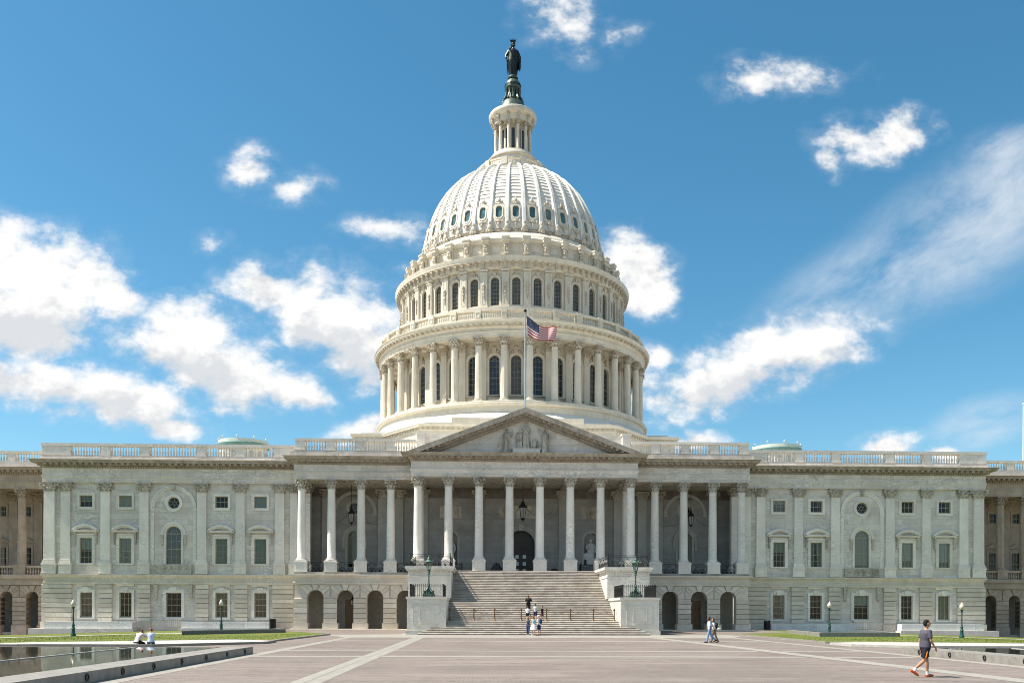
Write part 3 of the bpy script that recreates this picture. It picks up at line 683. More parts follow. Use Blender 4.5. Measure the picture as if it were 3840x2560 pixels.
    for q in (-1, 1): MB().box(-.2, .2, -.36, 0, 4.5, 4.75).box(-.17, .17, -.28, 0, 3.95, 4.5).box(-.14, .14, -.2, 0, 3.4, 3.95).ell((0, -.18, 3.35), (.15, .13, .16), 8, 6).build('bracket', 'marble_capital', BLD, (X+q*1.85, YW+.1, 0))
    balusters(BLD, X-.85, X+.85, YW-.02, .2, 1.0, 8); MB().box(X-.95, X+.95, YW-.12, YW+.08, 1.0, 1.12).build('balustrade_rail', 'marble_plain', BLD)
    # roof parapet of the wing
    z0 = ZW+2.33; zb, zt = z0+.55, 19.5
    yb = YW-.35
    MB().sweep([(sx(x), y) for x, y in ((51.2, -26), (51.2, YW), (24.4, YW))][::-s], [(-.5, z0), (.42, z0), (.42, z0+.3), (.34, z0+.34), (.34, zb), (-.5, zb)]).build('parapet', 'marble', BLD)
    posts = [(51.4, 48.4), (45.2, 44.25), (41.05, 40.1), (35.05, 34.1), (30.95, 30.0), (26.85, 24.0)]
    for x0, x1 in posts:
        p0, p1 = span(x0, x1); MB().box(p0-.06, p1+.06, yb-.05, yb+.62, zb, zb+.13).box(p0, p1, yb, yb+.55, zb+.13, zt+.02).build('balustrade_post', 'marble_plain', BLD)
    MB().box(*span(24.0, 51.5), yb-.06, yb+.6, zt+.03, zt+.33).box(*span(51.0, 51.45), yb+.61, -26, zb, zt+.33).build('balustrade_rail', 'marble_plain', BLD)
    for (a0, a1), (b0, b1) in zip(posts, posts[1:]): balusters(BLD, sx(a1), sx(b0), yb+.26, zb, zt+.03)
    # ---- side porch: arcade below, colonnade above
    CX = [23.45, 20.33, 17.2, 14.08]; OX = [21.9, 18.77, 15.65, 12.52]
    for x in CX: column(BLD, sx(x), YS, .45, FLOOR, 7.2, 7.58, 14.87, ZP)
    column(BLD, sx(11.0), YS, .45, FLOOR, 7.2, 7.58, 14.87, ZP)
    a, b_ = span(10.9, 24.05)
    wm = wall(MB(), a, b_, -.2, 4.9, -38.75, [(sx(x), .87, .12, 3.35, 1) for x in OX], .9); wm.box(*span(23.95, 24.05), -38.74, YW, -.2, 4.9); wm.build('arcade_wall', 'marble_course', BLD)
    MB().box(*span(10.9, 24.0), -33.3, -33.2, -.2, 4.9).build('arcade_back_wall', 'marble_course', BLD)
    MB().box(*span(10.9, 24.6), -39.15, -33.2, -.3, .13).box(*span(10.9, 24.9), -39.5, -39.15, -.3, .06).build('arcade_step', 'marble_course', BLD)
    for x0, x1 in ((22.77, 24.15), (19.64, 21.03), (16.52, 17.9), (13.39, 14.78), (10.95, 11.65)):
        p0, p1 = span(x0, x1); course_pier(BLD, p0, p1, -38.9, -37.85, .72, 3.35, 5); MB().box(p0-.12, p1+.12, -39.02, -37.8, .1, .72).build('plinth', 'marble_course', BLD)
    for x in OX: voussoirs(BLD, sx(x), 3.35, .87, -38.87, -37.85, 1.5, 4.78)
    for k, x in enumerate(OX):
        if (s < 0 and k in (1,)) or (s > 0 and k in (1,)):
            d = MB().box(-.62, .62, 0, .1, 0, 3.1); panel_frame(d, -.5, -.04, .3, 1.3, 0, .06, .04); panel_frame(d, .04, .5, .3, 1.3, 0, .06, .04); panel_frame(d, -.5, -.04, 1.5, 2.9, 0, .06, .04); panel_frame(d, .04, .5, 1.5, 2.9, 0, .06, .04)
            dd = d.build('door', 'door_wood', BLD, (sx(x)+.25, -36.2, .13)); MB().ell((.5, -.06, 1.1), (.04, .05, .04), 6, 4).build('door_handle', 'brass_brown', dd, (sx(x)+.25, -36.2, .13))
            MB().box(sx(x)-1.5, sx(x)-.4, -36.15, -35.9, .13, 4.9).box(sx(x)+.88, sx(x)+1.6, -36.15, -35.9, .13, 4.9).box(sx(x)-.4, sx(x)+.88, -36.15, -35.9, 3.25, 4.9).build('door_surround', 'dark_plaster', BLD)
    MB().box(*span(10.9, 24.0), -38.7, -33.2, 4.85, 4.95).build('arcade_ceiling', 'marble_course', BLD)
    # porch floor, ceiling, back wall
    MB().box(*span(11.2, 24.1), -38.95, YB, 5.9, FLOOR).build('porch_floor', 'step_stone', BLD)
    X = sx(18.7); holes = [(X, .8, 6.9, 10.25, 1), (X, .62, 13.55, 0, 2)]
    a, b_ = span(11.4, 24.0); wm = wall(MB(), a, b_, FLOOR, 16.2, YB, holes); wm.box(*span(23.9, 24.2), YW, YB-.001, FLOOR, 16.2); wm.build('porch_wall', 'porch_marble_shaded', BLD)
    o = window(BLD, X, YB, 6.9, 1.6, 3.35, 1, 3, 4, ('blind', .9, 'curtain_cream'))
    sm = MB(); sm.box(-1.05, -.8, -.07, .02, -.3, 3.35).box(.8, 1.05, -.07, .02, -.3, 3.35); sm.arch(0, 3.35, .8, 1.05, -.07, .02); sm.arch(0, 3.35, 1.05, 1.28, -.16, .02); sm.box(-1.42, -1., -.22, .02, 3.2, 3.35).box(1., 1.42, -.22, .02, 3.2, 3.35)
    sm.box(-1.36, -1.1, -.14, .02, 2.1, 3.2).box(1.1, 1.36, -.14, .02, 2.1, 3.2); stone_piece('surround', sm, o, (X, YB, 6.9), 'porch_trim_shaded')
    o = window(BLD, X, YB, 13.55, 1.24, 1.24, 2, 1, 1, None); stone_piece('surround', MB().arch(0, 0, .62, .94, -.08, .02, 0, 2*PI, 32, closed=True), o, (X, YB, 13.55), 'porch_trim_shaded')
    am = MB().arch(X, 13.0, 2.1, 2.45, YB-.1, YB+.02, n=28).box(X-2.5, X-2.0, YB-.12, YB+.02, 12.8, 13.0).box(X+2.0, X+2.5, YB-.12, YB+.02, 12.8, 13.0); am.build('blind_arch', 'porch_trim_shaded', BLD)
    for x in (21.85, 15.6, 13.75, 11.0): pilaster(BLD, sx(x), YB, 1.0, FLOOR, 7.0, 7.4, 14.6, 15.65, 'porch_trim_shaded')
    MB().box(*span(22.9, 23.95), -36.25, -35.3, FLOOR, 7.0).box(*span(23.0, 23.9), -36.15, -35.4, 7.0, 14.7).build('pier', 'marble_plain', BLD)
    place('capital', cached(('ca', .5, .96, 'x'), lambda: capital_mb(.45, .98), 'capital', 'marble_capital'), BLD, (sx(23.45), -35.8, 14.7))
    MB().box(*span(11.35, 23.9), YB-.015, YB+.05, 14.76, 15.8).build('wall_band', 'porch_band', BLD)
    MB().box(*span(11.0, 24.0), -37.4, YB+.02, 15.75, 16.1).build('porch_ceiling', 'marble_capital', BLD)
    MB().box(*span(11.0, 24.0), -39, -22, 17.7, 18.15).build('roof', 'roof_paint', BLD)
    # entablatures
    wp = [(51.15, -26), (51.15, YW), (24.2, YW)]; sp_ = [(23.95, YW), (23.95, YS-.12), (11.45, YS-.12)]
    fl = (lambda p: [(-x, y) for x, y in p]) if s < 0 else (lambda p: p[::-1])
    entablature(BLD, fl(wp), ZW); entablature(BLD, fl(sp_), ZP)
    # side porch parapet
    z0 = ZP+2.36; zb = 18.85; zt = 19.82; yb = YS-.7
    MB().sweep(fl([(23.95, YW), (23.95, YS-.12), (11.4, YS-.12)]), [(-.6, z0), (.6, z0), (.6, zb-.15), (.5, zb-.15), (.5, zb), (-.6, zb)]).build('parapet', 'marble', BLD)
    posts = [(24.0, 23.05), (20.8, 19.9), (17.65, 16.8), (14.5, 13.65)]
    for x0, x1 in posts:
        p0, p1 = span(x0, x1); MB().box(p0-.07, p1+.07, yb-.05, yb+.68, zb, zb+.13).box(p0, p1, yb, yb+.6, zb+.13, zt-.01).build('balustrade_post', 'marble_plain', BLD)
    MB().box(*span(11.4, 24.05), yb-.06, yb+.66, zt, zt+.26).build('balustrade_rail', 'marble_plain', BLD)
    for (a0, a1), (b0, b1) in zip(posts, posts[1:]+[(11.4, 10.5)]): balusters(BLD, sx(a1), sx(b0), yb+.3, zb, zt)
    MB().box(*span(10.45, 11.4), -38.9, -38.1, 18.2, 18.9).box(*span(10.5, 11.35), -38.85, -38.15, 18.9, 20.75).box(*span(10.4, 11.45), -38.95, -38.05, 20.75, 20.95).build('balustrade_post', 'marble_plain', BLD)
    MB().box(*span(0, 10.5), -38.3, -37.9, 18.2, 20.8).build('parapet', 'marble', BLD)
# ---- central portico
for k in range(4):
    for s in (-1, 1): column(BLD, s*(1.575+3.15*k), YC, .45, FLOOR, 7.26, 7.64, 14.9, ZP)
entablature(BLD, [(-11.45, YS-.3), (-11.45, YC-.12), (11.45, YC-.12), (11.45, YS-.3)], ZP)
MB().box(-11.25, 11.25, -43.3, YB, 5.85, FLOOR).build('porch_floor', 'step_stone', BLD)
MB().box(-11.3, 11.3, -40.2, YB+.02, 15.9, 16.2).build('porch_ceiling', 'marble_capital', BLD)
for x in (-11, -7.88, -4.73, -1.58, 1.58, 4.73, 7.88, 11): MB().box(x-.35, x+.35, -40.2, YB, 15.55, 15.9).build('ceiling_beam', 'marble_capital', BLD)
wm = wall(MB(), -11.4, 11.4, FLOOR, 16.2, YB, [(0, 1.55, FLOOR, 9.62, 1), (-7.95, .77, 7.3, 10.17, 1), (7.95, .77, 7.3, 10.17, 1)], .6); wm.build('porch_wall', 'porch_marble_shaded', BLD)
for s in (-1, 1):
    MB().lathe([(.78, 0), (.78, 3.64)], 14, a0=PI/2, a1=PI*1.5).build('niche', 'porch_trim_shaded', BLD, (s*7.95, YB+.02, 7.3))
    fm = MB(); X = s*7.95; fm.box(X-1.02, X-.77, YB-.06, YB+.01, 7.2, 10.17).box(X+.77, X+1.02, YB-.06, YB+.01, 7.2, 10.17).arch(X, 10.17, .77, 1.02, YB-.06, YB+.01); fm.box(X-1.05, X+1.05, YB-.1, YB+.01, 7.05, 7.2); fm.build('niche_frame', 'porch_trim_shaded', BLD)
    rm = MB().box(X-1.15, X+1.15, YB-.03, YB+.01, 12.55, 13.8); panel_frame(rm, X-1.2, X+1.2, 12.5, 13.85, YB-.03, .1, .05); panel_frame(rm, X-.8, X+.8, 12.75, 13.6, YB-.03, .06, .04)
    for k in range(9): rm.ell((X-.62+k*.155, YB-.06, 13.17+.12*math.sin(k*2.2)), (.09, .06, .22+.05*math.cos(k*3)), 6, 5)
    rm.build('relief_panel', 'marble_capital', BLD)
    pilaster(BLD, s*4.75, YB, 1.0, FLOOR, 7.0, 7.4, 14.6, 15.65, 'porch_trim_shaded')
rm = MB().box(-2.4, 2.4, YB-.03, YB+.01, 12.6, 13.9); panel_frame(rm, -2.45, 2.45, 12.55, 13.95, YB-.03, .1, .05)
for q in (-1, 1): rm.tube([(q*(.5+.15*k), YB-.07, 13.6-.5*math.sin(k*.26)) for k in range(12)], .07, 5)
rm.build('relief_panel', 'marble_capital', BLD)
am = MB().arch(0, 9.62, 1.55, 1.95, YB-.1, YB+.02, n=24).arch(0, 9.62, 1.95, 2.1, YB-.16, YB+.02, n=24); am.box(-2.0, -1.55, YB-.1, YB+.02, FLOOR, 9.62).box(1.55, 2.0, YB-.1, YB+.02, FLOOR, 9.62); am.build('door_arch', 'porch_trim_shaded', BLD)
MB().ext([(-.22, 11.1), (.22, 11.1), (.32, 11.85), (-.32, 11.85)], YB-.28, YB).build('keystone', 'porch_trim_shaded', BLD)
dm = MB().box(-1.6, 1.6, YB+.6, YB+.7, FLOOR, 11.3); dm.box(-1.55, 1.55, YB+.5, YB+.6, 9.5, 9.7); dm.box(-.06, .06, YB+.5, YB+.6, FLOOR, 9.5)
for x in (-1.1, -.4, .4, 1.1):
    for k in range(4): panel_frame(dm, x-.3, x+.3, FLOOR+.2+k*.78, FLOOR+.85+k*.78, YB+.6, .05, .05)
dd = dm.build('door', 'door_dark', BLD)
for x in (-.42, .42):
    for k in range(3): MB().box(x-.19, x+.19, YB+.56, YB+.59, FLOOR+.35+k*.8, FLOOR+.75+k*.8).build('door_pane', 'blind_white', dd)  # pale pane colour stands in for the glass's whitish reflection
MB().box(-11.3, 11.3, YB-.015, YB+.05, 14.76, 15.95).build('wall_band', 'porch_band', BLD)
# pediment
AP, EX, EZ, YF = 22.8, 12.35, 18.12, YC-1.42
sl = (AP-EZ)/EX; ct = math.cos(math.atan(sl))
def rake(mb, t0, t1, y0, y1, s, cut=0.):
    dz0, dz1 = t0/ct, t1/ct            # depths below the top line
    xe0, xe1 = (AP-dz0-EZ)/sl, (AP-dz1-EZ)/sl
    p = [(0, AP-dz0), (0, AP-dz1), (s*(xe1-cut), EZ+cut*sl), (s*(xe0-cut), EZ+cut*sl)]
    return mb.ext(p if s > 0 else p[::-1], y0, y1)
for s in (-1, 1):
    mb = MB(); rake(mb, 0, .5, YF, YC+1, s); rake(mb, .5, .72, YF+.5, YC+.5, s); rake(mb, .72, 1.0, YF+.72, YC+.5, s)
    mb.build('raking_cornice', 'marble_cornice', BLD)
    jm = MB(); dm = MB(); mm = MB(); L = math.hypot(EX, AP-EZ); ang = -s*math.atan(sl)
    def along(mb, t, w, d0, d1, y0, y1):
        sn = sl*ct; pts = [(s*ct*(t+a)-s*sn*b_, AP-sn*(t+a)-ct*b_) for a, b_ in ((-w/2, d0), (w/2, d0), (w/2, d1), (-w/2, d1))]
        mb.ext(pts, y0, y1)
    t = .25
    while t < L-2.9: along(dm, t, .15, .76, .96, YF+.6, YF+.74); t += .27
    t = .35
    while t < L-2.2: along(mm, t, .24, .52, .68, YF+.1, YF+.52); t += .62
    t = 1.2
    while t < L-.5: along(jm, t, .03, 0., .5, YF-.012, YF+.02); t += 1.55
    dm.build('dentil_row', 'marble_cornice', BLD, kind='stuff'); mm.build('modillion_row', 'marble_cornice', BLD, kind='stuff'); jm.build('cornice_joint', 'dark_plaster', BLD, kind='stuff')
MB().ext([(-11.2, EZ-.05), (11.2, EZ-.05), (0, EZ-.05+11.2*sl)], YC-.2, YC+.3).build('tympanum', 'marble', BLD)
for s in (-1, 1): MB().ext([(0, AP-.35), (0, AP-.05), (s*EX, EZ-.05), (s*EX, EZ-.35)], YC+1, -23).build('roof', 'roof_white', BLD)
# carved group in the tympanum
def robed(mb, c, h, lean=0., wid=.26, dep=.17, folds=7, seed=0, arms=None, head=True, secs=None):
    """standing draped figure: folded robe, torso, neck, head, arms"""
    rr = random.Random(seed); n = 22
    secs = secs or [(0, 1.0, 1.0), (.04, 1.02, 1.0), (.25, .86, .9), (.45, .80, .88), (.52, .86, .95), (.60, .70, .8), (.70, .86, .9), (.78, .92, .9), (.825, .72, .7), (.85, .30, .4), (.875, .26, .36)]
    vs = []; fs = []
    for t, a, b_ in secs:
        fold = .11*max(0, 1-t/.62)
        for i in range(n):
            an = 2*PI*i/n; f = 1+fold*math.sin(an*folds+t*3+seed)
            vs.append((c[0]+lean*t*h+wid*h*.5*a*math.cos(an)*f*1.1, c[1]+dep*h*.5*b_*1.2*math.sin(an)*f, c[2]+t*h))
    for j in range(len(secs)-1):
        for i in range(n): fs.append((j*n+i, j*n+(i+1) % n, (j+1)*n+(i+1) % n, (j+1)*n+i))
    fs.append(tuple(range((len(secs)-1)*n, len(secs)*n))); mb.add(vs, fs)
    hx = c[0]+lean*.93*h
    if head: mb.ell((hx, c[1]-.01*h, c[2]+.935*h), (.048*h, .056*h, .068*h), 10, 8); mb.ell((hx, c[1]-.065*h, c[2]+.93*h), (.012*h, .018*h, .018*h), 5, 4); mb.ell((hx, c[1]+.02*h, c[2]+.955*h), (.056*h, .056*h, .06*h), 8, 6)
    for k, pts in enumerate(arms or []):
        P = [(c[0]+lean*p[2]*h+p[0]*h, c[1]+p[1]*h, c[2]+p[2]*h) for p in pts]
        mb.tube(P, [.045*h]+[.038*h]*(len(P)-2)+[.026*h], 7); mb.ell(P[-1], .03*h, 6, 5)
    # sash across the robe
    mb.tube([(c[0]+lean*z*h+x*h, c[1]-dep*h*.58*q, c[2]+z*h) for x, z, q in ((-.1, .78, .8), (-.04, .66, 1.), (.04, .56, 1.02), (.1, .47, .9))], .03*h, 6)
    return mb
yt = YC-.42; zt = EZ+.03
MB().box(-1.42, 1.42, -.3, .25, 0, .6).box(-1.48, 1.48, -.34, .25, .52, .6).build('sculpture_plinth', 'marble_plain', BLD, (.12, yt, zt))
fg = robed(MB(), (0, 0, 0), 2.7, .0, .27, .19, 7, 1, [[(-.1, 0, .8), (-.17, -.06, .66), (-.27, -.1, .62)], [(.1, 0, .8), (.16, -.05, .66), (.14, -.1, .52)]]); fg.tube([(-.75, -.1, 0), (-.62, -.1, 2.6)], .03, 5); fg.build('sculpture_figure', 'marble_capital', BLD, (.1, yt, zt+.6), smooth=True)
MB().ell((0, -.1, 1.25), (.30, .14, .44), 14, 9).box(-.3, .3, -.2, .2, 0, .72).box(-.36, .36, -.26, .2, .72, .82).build('sculpture_shield', 'marble_capital', BLD, (-.62, yt, zt+.6), smooth=True)
eg = MB().ell((0, 0, .5), (.22, .2, .42), 10, 8).ell((.02, -.05, .95), (.1, .1, .15), 8, 6).tube([(.04, -.12, .97), (.1, -.22, .92)], [.04, .015], 5); eg.ell((-.3, .02, .42), (.13, .1, .46), 8, 6).ell((.28, .02, .42), (.11, .1, .42), 8, 6).box(-.2, .2, -.1, .12, 0, .14)
eg.build('sculpture_eagle', 'marble_capital', BLD, (.98, yt, zt+.6), smooth=True)
fg = robed(MB(), (0, 0, 0), 2.65, .0, .29, .2, 6, 4, [[(-.11, 0, .8), (-.2, -.05, .66), (-.26, -.06, .5), (-.34, -.04, .3)], [(.1, 0, .8), (.19, -.05, .72), (.25, -.08, .8)]]); fg.tube([(-1.05, -.1, .05), (-.8, -.1, .5), (-.5, -.15, 1.2)], [.16, .14, .09], 6); fg.tube([(.3, -.2, 2.25), (.8, -.2, 2.25)], .045, 5).tube([(.56, -.2, 1.9), (.56, -.2, 2.55)], .05, 5)
fg.build('sculpture_figure', 'marble_capital', BLD, (-1.9, yt, zt), smooth=True)
fg = robed(MB(), (0, 0, 0), 2.6, .03, .28, .2, 6, 9, [[(-.11, 0, .8), (-.22, -.03, .86), (-.3, -.04, 1.06)], [(.1, 0, .8), (.19, -.05, .66), (.17, -.1, .52)]]); fg.tube([(.15, -.2, .1), (.5, -.2, .05), (.8, -.2, .12), (1.0, -.2, .42)], .07, 6).tube([(.6, -.2, .1), (.4, -.2, .95)], .055, 6)
fg.build('sculpture_figure', 'marble_capital', BLD, (2.0, yt, zt), smooth=True)
# ---- connecting wings at the picture's edges (tan sandstone)
for s in (-1, 1):
    CW = empty('connecting_wing', (s*57, -31, 0), 'tan sandstone colonnaded wing at the far %s, set back behind the marble building' % ('left' if s < 0 else 'right'), 'building', 'connecting wings')
    span = lambda a, b_: (min(s*a, s*b_), max(s*a, s*b_))
    cols = [56.2, 59.05, 61.9, 64.75]
    for x in cols[:3]: column(CW, s*x, -31, .46, 5.95, 6.95, 7.3, 14.6, 15.6, 'sandstone', True, .62, 'sandstone')
    ox = [53.3, 57.62, 60.47, 63.3] if s < 0 else [54.78, 57.62, 60.47, 63.3]
    ox = [54.78, 57.62, 60.47, 63.3]
    wall(MB(), *span(51.3, 68), -.9, 4.9, -31.45, [(s*x, .68, -.5, 3.4, 1) for x in ox], .9).build('arcade_wall', 'sandstone', CW)
    MB().box(*span(51.3, 68), -27, -26.9, -.9, 4.9).build('arcade_back_wall', 'dark_plaster', CW)
    for x0, x1 in ((51.4, 54.1), (55.46, 56.94), (58.3, 59.79), (61.15, 62.62)):
        p0, p1 = span(x0, x1); course_pier(CW, p0, p1, -31.6, -30.6, .3, 3.4, 6, -.9, 'sandstone')
    for x in ox[:3]: voussoirs(CW, s*x, 3.4, .68, -31.57, -30.6, 1.38, 4.75, 'sandstone')
    MB().box(*span(51.3, 68), -31.4, -27, 4.86, 4.95).build('arcade_ceiling', 'dark_plaster', CW)
    MB().box(*span(51.4, 68), -31.75, -31.3, 4.8, 5.5).box(*span(51.4, 68), -31.95, -31.3, 5.5, 5.9).box(*span(51.4, 68), -31.6, -27, 5.9, 5.95).build('string_course', 'sandstone', CW)
    holes = [(s*(x+1.42), .55, 6.7, 9.3, 0) for x in cols[:3]]+[(s*54.6, .55, 6.7, 9.3, 0)]; holes += [(h_[0], .5, 12.9, 14.1, 0) for h_ in holes]
    wall(MB(), *span(51.3, 68), 5.95, 16.2, -27.2, holes).build('wall', 'sandstone', CW)
    for h_ in holes:
        o = window(CW, h_[0], -27.2, h_[2], 2*h_[1], h_[3]-h_[2], 0, 3, 4 if h_[2] < 10 else 2, None)
        sm = MB(); w = h_[1]; hh = h_[3]-h_[2]; sm.box(-w-.22, -w, -.08, .02, -.1, hh+.2).box(w, w+.22, -.08, .02, -.1, hh+.2).box(-w, w, -.08, .02, hh, hh+.2)
        if h_[2] < 10: sm.box(-w-.5, w+.5, -.25, .02, hh+.55, hh+.68); sm.ext([(-w-.5, hh+.68), (w+.5, hh+.68), (0, hh+1.2)], -.25, .02)
        sm.build('surround', 'sandstone', o, (h_[0], -27.2, h_[2]))
    for x in (cols[0]-1.4*0-.0, 53.3, 59.05): pilaster(CW, s*x, -27.2, 1.0, None, 6.95, 7.3, 14.6, 15.6, 'sandstone', .25, 'sandstone')
    p_ = [(51.4, -31.1), (68, -31.1)]; p_ = [(-x, y) for x, y in p_[::-1]] if s < 0 else p_
    entablature(CW, p_, 15.6, 'sandstone', 'sandstone', 'sandstone')
    MB().box(*span(51.3, 68), -30.3, -27, 15.7, 16.1).build('porch_ceiling', 'sandstone', CW)
    MB().box(*span(51.3, 68), -31.5, -20, 17.9, 18.0).build('roof', 'roof_paint', CW)
    MB().box(*span(51.5, 68), -31.55, -30.9, 17.97, 18.7).build('parapet', 'marble_plain', CW)
    for x in (57.1, 61.2): MB().box(*span(x-.42, x+.42), -31.6, -30.95, 18.7, 19.5).build('balustrade_post', 'marble_plain', CW)
    MB().box(*span(51.5, 68), -31.62, -30.95, 19.5, 19.78).build('balustrade_rail', 'marble_plain', CW)
    balusters(CW, s*51.6, s*56.6, -31.27, 18.7, 19.5); balusters(CW, s*57.6, s*60.7, -31.27, 18.7, 19.5)
    MB().box(*span(51.5, 68), -31.55, -31.3, 6.75, 6.95).build('balustrade_rail', 'sandstone', CW)
    for x0, x1 in ((51.6, 55.5), (56.9, 58.3), (59.8, 61.2)): balusters(CW, s*x0, s*x1, -31.4, 5.95, 6.75, None, 'sandstone')
# ---- roof lanterns seen over the parapets
for s in (-1, 1):
    D_ = empty('roof_lantern', (s*38.5, -5, 17.75), 'round cream and copper roof lantern above the %s wing parapet' % ('left' if s < 0 else 'right'), 'roof lantern', 'round roof lanterns')
    MB().lathe([(3.3, 0), (3.3, 5.6), (3.25, 7.3)], 40).build('drum', 'roof_paint', D_, (s*38.5, -5, 17.75), smooth=True)
    for k in range(16):
        a = 2*PI*(k+.5)/16; MB().box(-.28, .28, -3.36, -3.2, 4.4, 6.6).build('window', 'dark_plaster', D_, (s*38.5, -5, 17.75), rz=a)
    MB().lathe([(3.25, 7.3), (3.62, 7.45), (3.66, 7.75), (3.5, 7.85)], 40).build('gutter', 'roof_copper', D_, (s*38.5, -5, 17.75), smooth=True)
    MB().lathe([(3.5, 7.85), (3.46, 8.3), (3.3, 8.33), (3.2, 7.9), (.1, 8.6)], 40).build('parapet', 'roof_lantern_paint', D_, (s*38.5, -5, 17.75), smooth=True)
    for k in range(9):
        a = 2*PI*k/9; MB().ell((3.4*math.sin(a), -3.4*math.cos(a), 8.6), .16, 8, 6).box(3.4*math.sin(a)-.04, 3.4*math.sin(a)+.04, -3.4*math.cos(a)-.04, -3.4*math.cos(a)+.04, 8.5, 8.7).build('lamp', 'roof_lantern_paint', D_, (s*38.5, -5, 17.75), smooth=True)
# ------------------------------------------------------------------ the dome
DZ = 23.
DOME = empty('dome', (0, 0, DZ), 'tall cream painted iron dome with two window tiers, colonnade and lantern', 'dome')
O0 = (0, 0, 0)
def dpart(name, mb, mat='iron_paint', smooth=True, kind=None, parent=None): return mb.build(name, mat, parent or DOME, O0, smooth=smooth, kind=kind)
def ring_of(name, key, fn, mat, angs, smooth=False, parent=None):
    me = cached(key, fn, name, mat, smooth); out_ = []
    for a in angs: out_.append(place(name, me, DOME, O0, rz=a))
    return out_
def child(name, key, fn, mat, par, smooth=False):
    return place(name, cached(key, fn, name, mat, smooth), par, O0, local=True)
VIS = [k for k in range(-11, 12)]                    # bays that can be seen
BAY = [rad(10*k) for k in VIS]; MID = [rad(10*k+5) for k in range(-12, 12)]; MID36 = [rad(10*k+5) for k in range(36)]
# stepped polygonal base on the roof
poly = [(-21, 15), (-21, -16.5), (-17.2, -16.5), (-12, -23.4), (12, -23.4), (17.2, -16.5), (21, -16.5), (21, 15)]
dpart('base_wall', MB().sweep(poly, [(0, 17.5), (0, 24.25), (.08, 24.3), (-1, 24.3)], closed=True), 'iron_paint', False)
dpart('base_cornice', MB().sweep(poly, [(0, 24.25), (.12, 24.28), (.12, 24.62), (.45, 24.66), (.45, 24.72), (.55, 24.95), (.55, 25.02), (-2.5, 25.06)], closed=True), 'iron_paint', False)
dpart('dentil_row', rows(MB(), poly, 24.34, 24.58, .1, .26, .62, .3), 'iron_ornament', False, 'stuff')
p2_ = [(x*.965, y*.965) for x, y in poly]
dpart('base_parapet', MB().sweep(p2_, [(0, 25.04), (0, 25.42), (-.9, 25.45)], closed=True), 'iron_paint', False)
dpart('base_block', MB().box(-8.25, 8.25, -22.4, -18.5, 25.3, 26.1), 'iron_paint', False)
dpart('skirt_roof', MB().lathe([(22.3, 25.3), (21.2, 26.3), (20.2, 27.1), (19.75, 27.45)], 72), 'roof_white')
dpart('roof_deck', MB().box(-20.2, 20.2, -16, 16, 25.2, 25.35), 'roof_white', False)
# peristyle
dpart('stylobate', MB().lathe([(19.7, 26.6), (19.7, 28.25), (19.95, 28.3), (20.1, 28.5), (20.1, 28.62), (19.95, 28.68), (19.95, 28.9), (19.8, 28.97), (16.2, 28.98)], 108))
def tier_wall(R0, zb, zt, ww, wz, ws, fr):
    hw = R0*math.tan(rad(5)); mb = MB(); wall(mb, -hw, hw, zb, zt, -R0, [(0, ww/2, wz, ws, 1)], .35)
    mb.arch(0, ws, ww/2, ww/2+fr, -R0-.1, -R0+.01).box(-ww/2-fr, -ww/2, -R0-.1, -R0+.01, wz-.1, ws).box(ww/2, ww/2+fr, -R0-.1, -R0+.01, wz-.1, ws)
    mb.arch(0, ws, ww/2+fr-.08, ww/2+fr, -R0-.16, -R0-.09).box(-ww/2-fr-.05, ww/2+fr+.05, -R0-.2, -R0+.01, wz-.3, wz-.1)
    return mb
def tier_window(R0, ww, wz, ws, nz, gm):
    mb = sash_mb(ww, ws-wz, 1, 3, nz, .05, .045); k = len(mb.f)
    mb.xf(Matrix.Translation((0, -R0+.26, wz))); p = pane_mb(ww, ws-wz, 1).xf(Matrix.Translation((0, -R0+.29, wz)))
    return mb, p
def pil_mb(R0, w, zb, zc, zt, proj, panel=False):
    mb = MB().box(-w/2, w/2, -R0-proj, -R0+.1, zb+.3, zc).box(-w/2-.07, w/2+.07, -R0-proj-.07, -R0+.1, zb, zb+.3)
    if panel: panel_frame(mb, -w*.3, w*.3, zb+.45, zc-.2, -R0-proj, .05, .03)
    return mb
def flatcap(R0, w, zc, zt, proj):
    m_ = capital_mb(w*.5, zt-zc); sc = (proj+.2)/(w*.95); m_.v = [(a, -R0+.02+(min(0, b_*sc) if b_ < .2 else 0), c_+zc) for a, b_, c_ in m_.v]
    return m_.box(-w*.46, w*.46, -R0-proj, -R0+.05, zc, zc+(zt-zc)*.9)
R1 = 16.5
for o in ring_of('drum_bay', 't1', lambda: tier_wall(R1, 28.95, 37.5, 1.36, 30.5, 34.98, .34), 'iron_paint', BAY):
    child('window', 't1w', lambda: tier_window(R1, 1.36, 30.5, 34.98, 6, '')[0], 'iron_window', o)
    child('pane', 't1p', lambda: tier_window(R1, 1.36, 30.5, 34.98, 6, '')[1], 'drum_glass', o)
    child('keystone', 't1k', lambda: MB().ext([(-.22, 35.9), (.22, 35.9), (.34, 36.55), (-.34, 36.55)], -R1-.3, -R1).ell((0, -R1-.22, 36.62), (.3, .14, .2), 8, 6).ell((-.45, -R1-.12, 36.15), (.2, .1, .16), 6, 5).ell((.45, -R1-.12, 36.15), (.2, .1, .16), 6, 5).tube([(-.5, -R1-.1, 36.2), (-.75, -R1-.08, 35.9), (-.9, -R1-.06, 35.95)], .07, 5).tube([(.5, -R1-.1, 36.2), (.75, -R1-.08, 35.9), (.9, -R1-.06, 35.95)], .07, 5), 'iron_ornament', o, True)
    child('sill_panel', 't1s', lambda: panel_frame(MB().box(-.95, .95, -R1-.12, -R1, 29.0, 29.5).box(-1.05, 1.05, -R1-.2, -R1, 30.15, 30.3), -.9, .9, 29.55, 30.1, -R1, .08, .08), 'iron_paint', o)
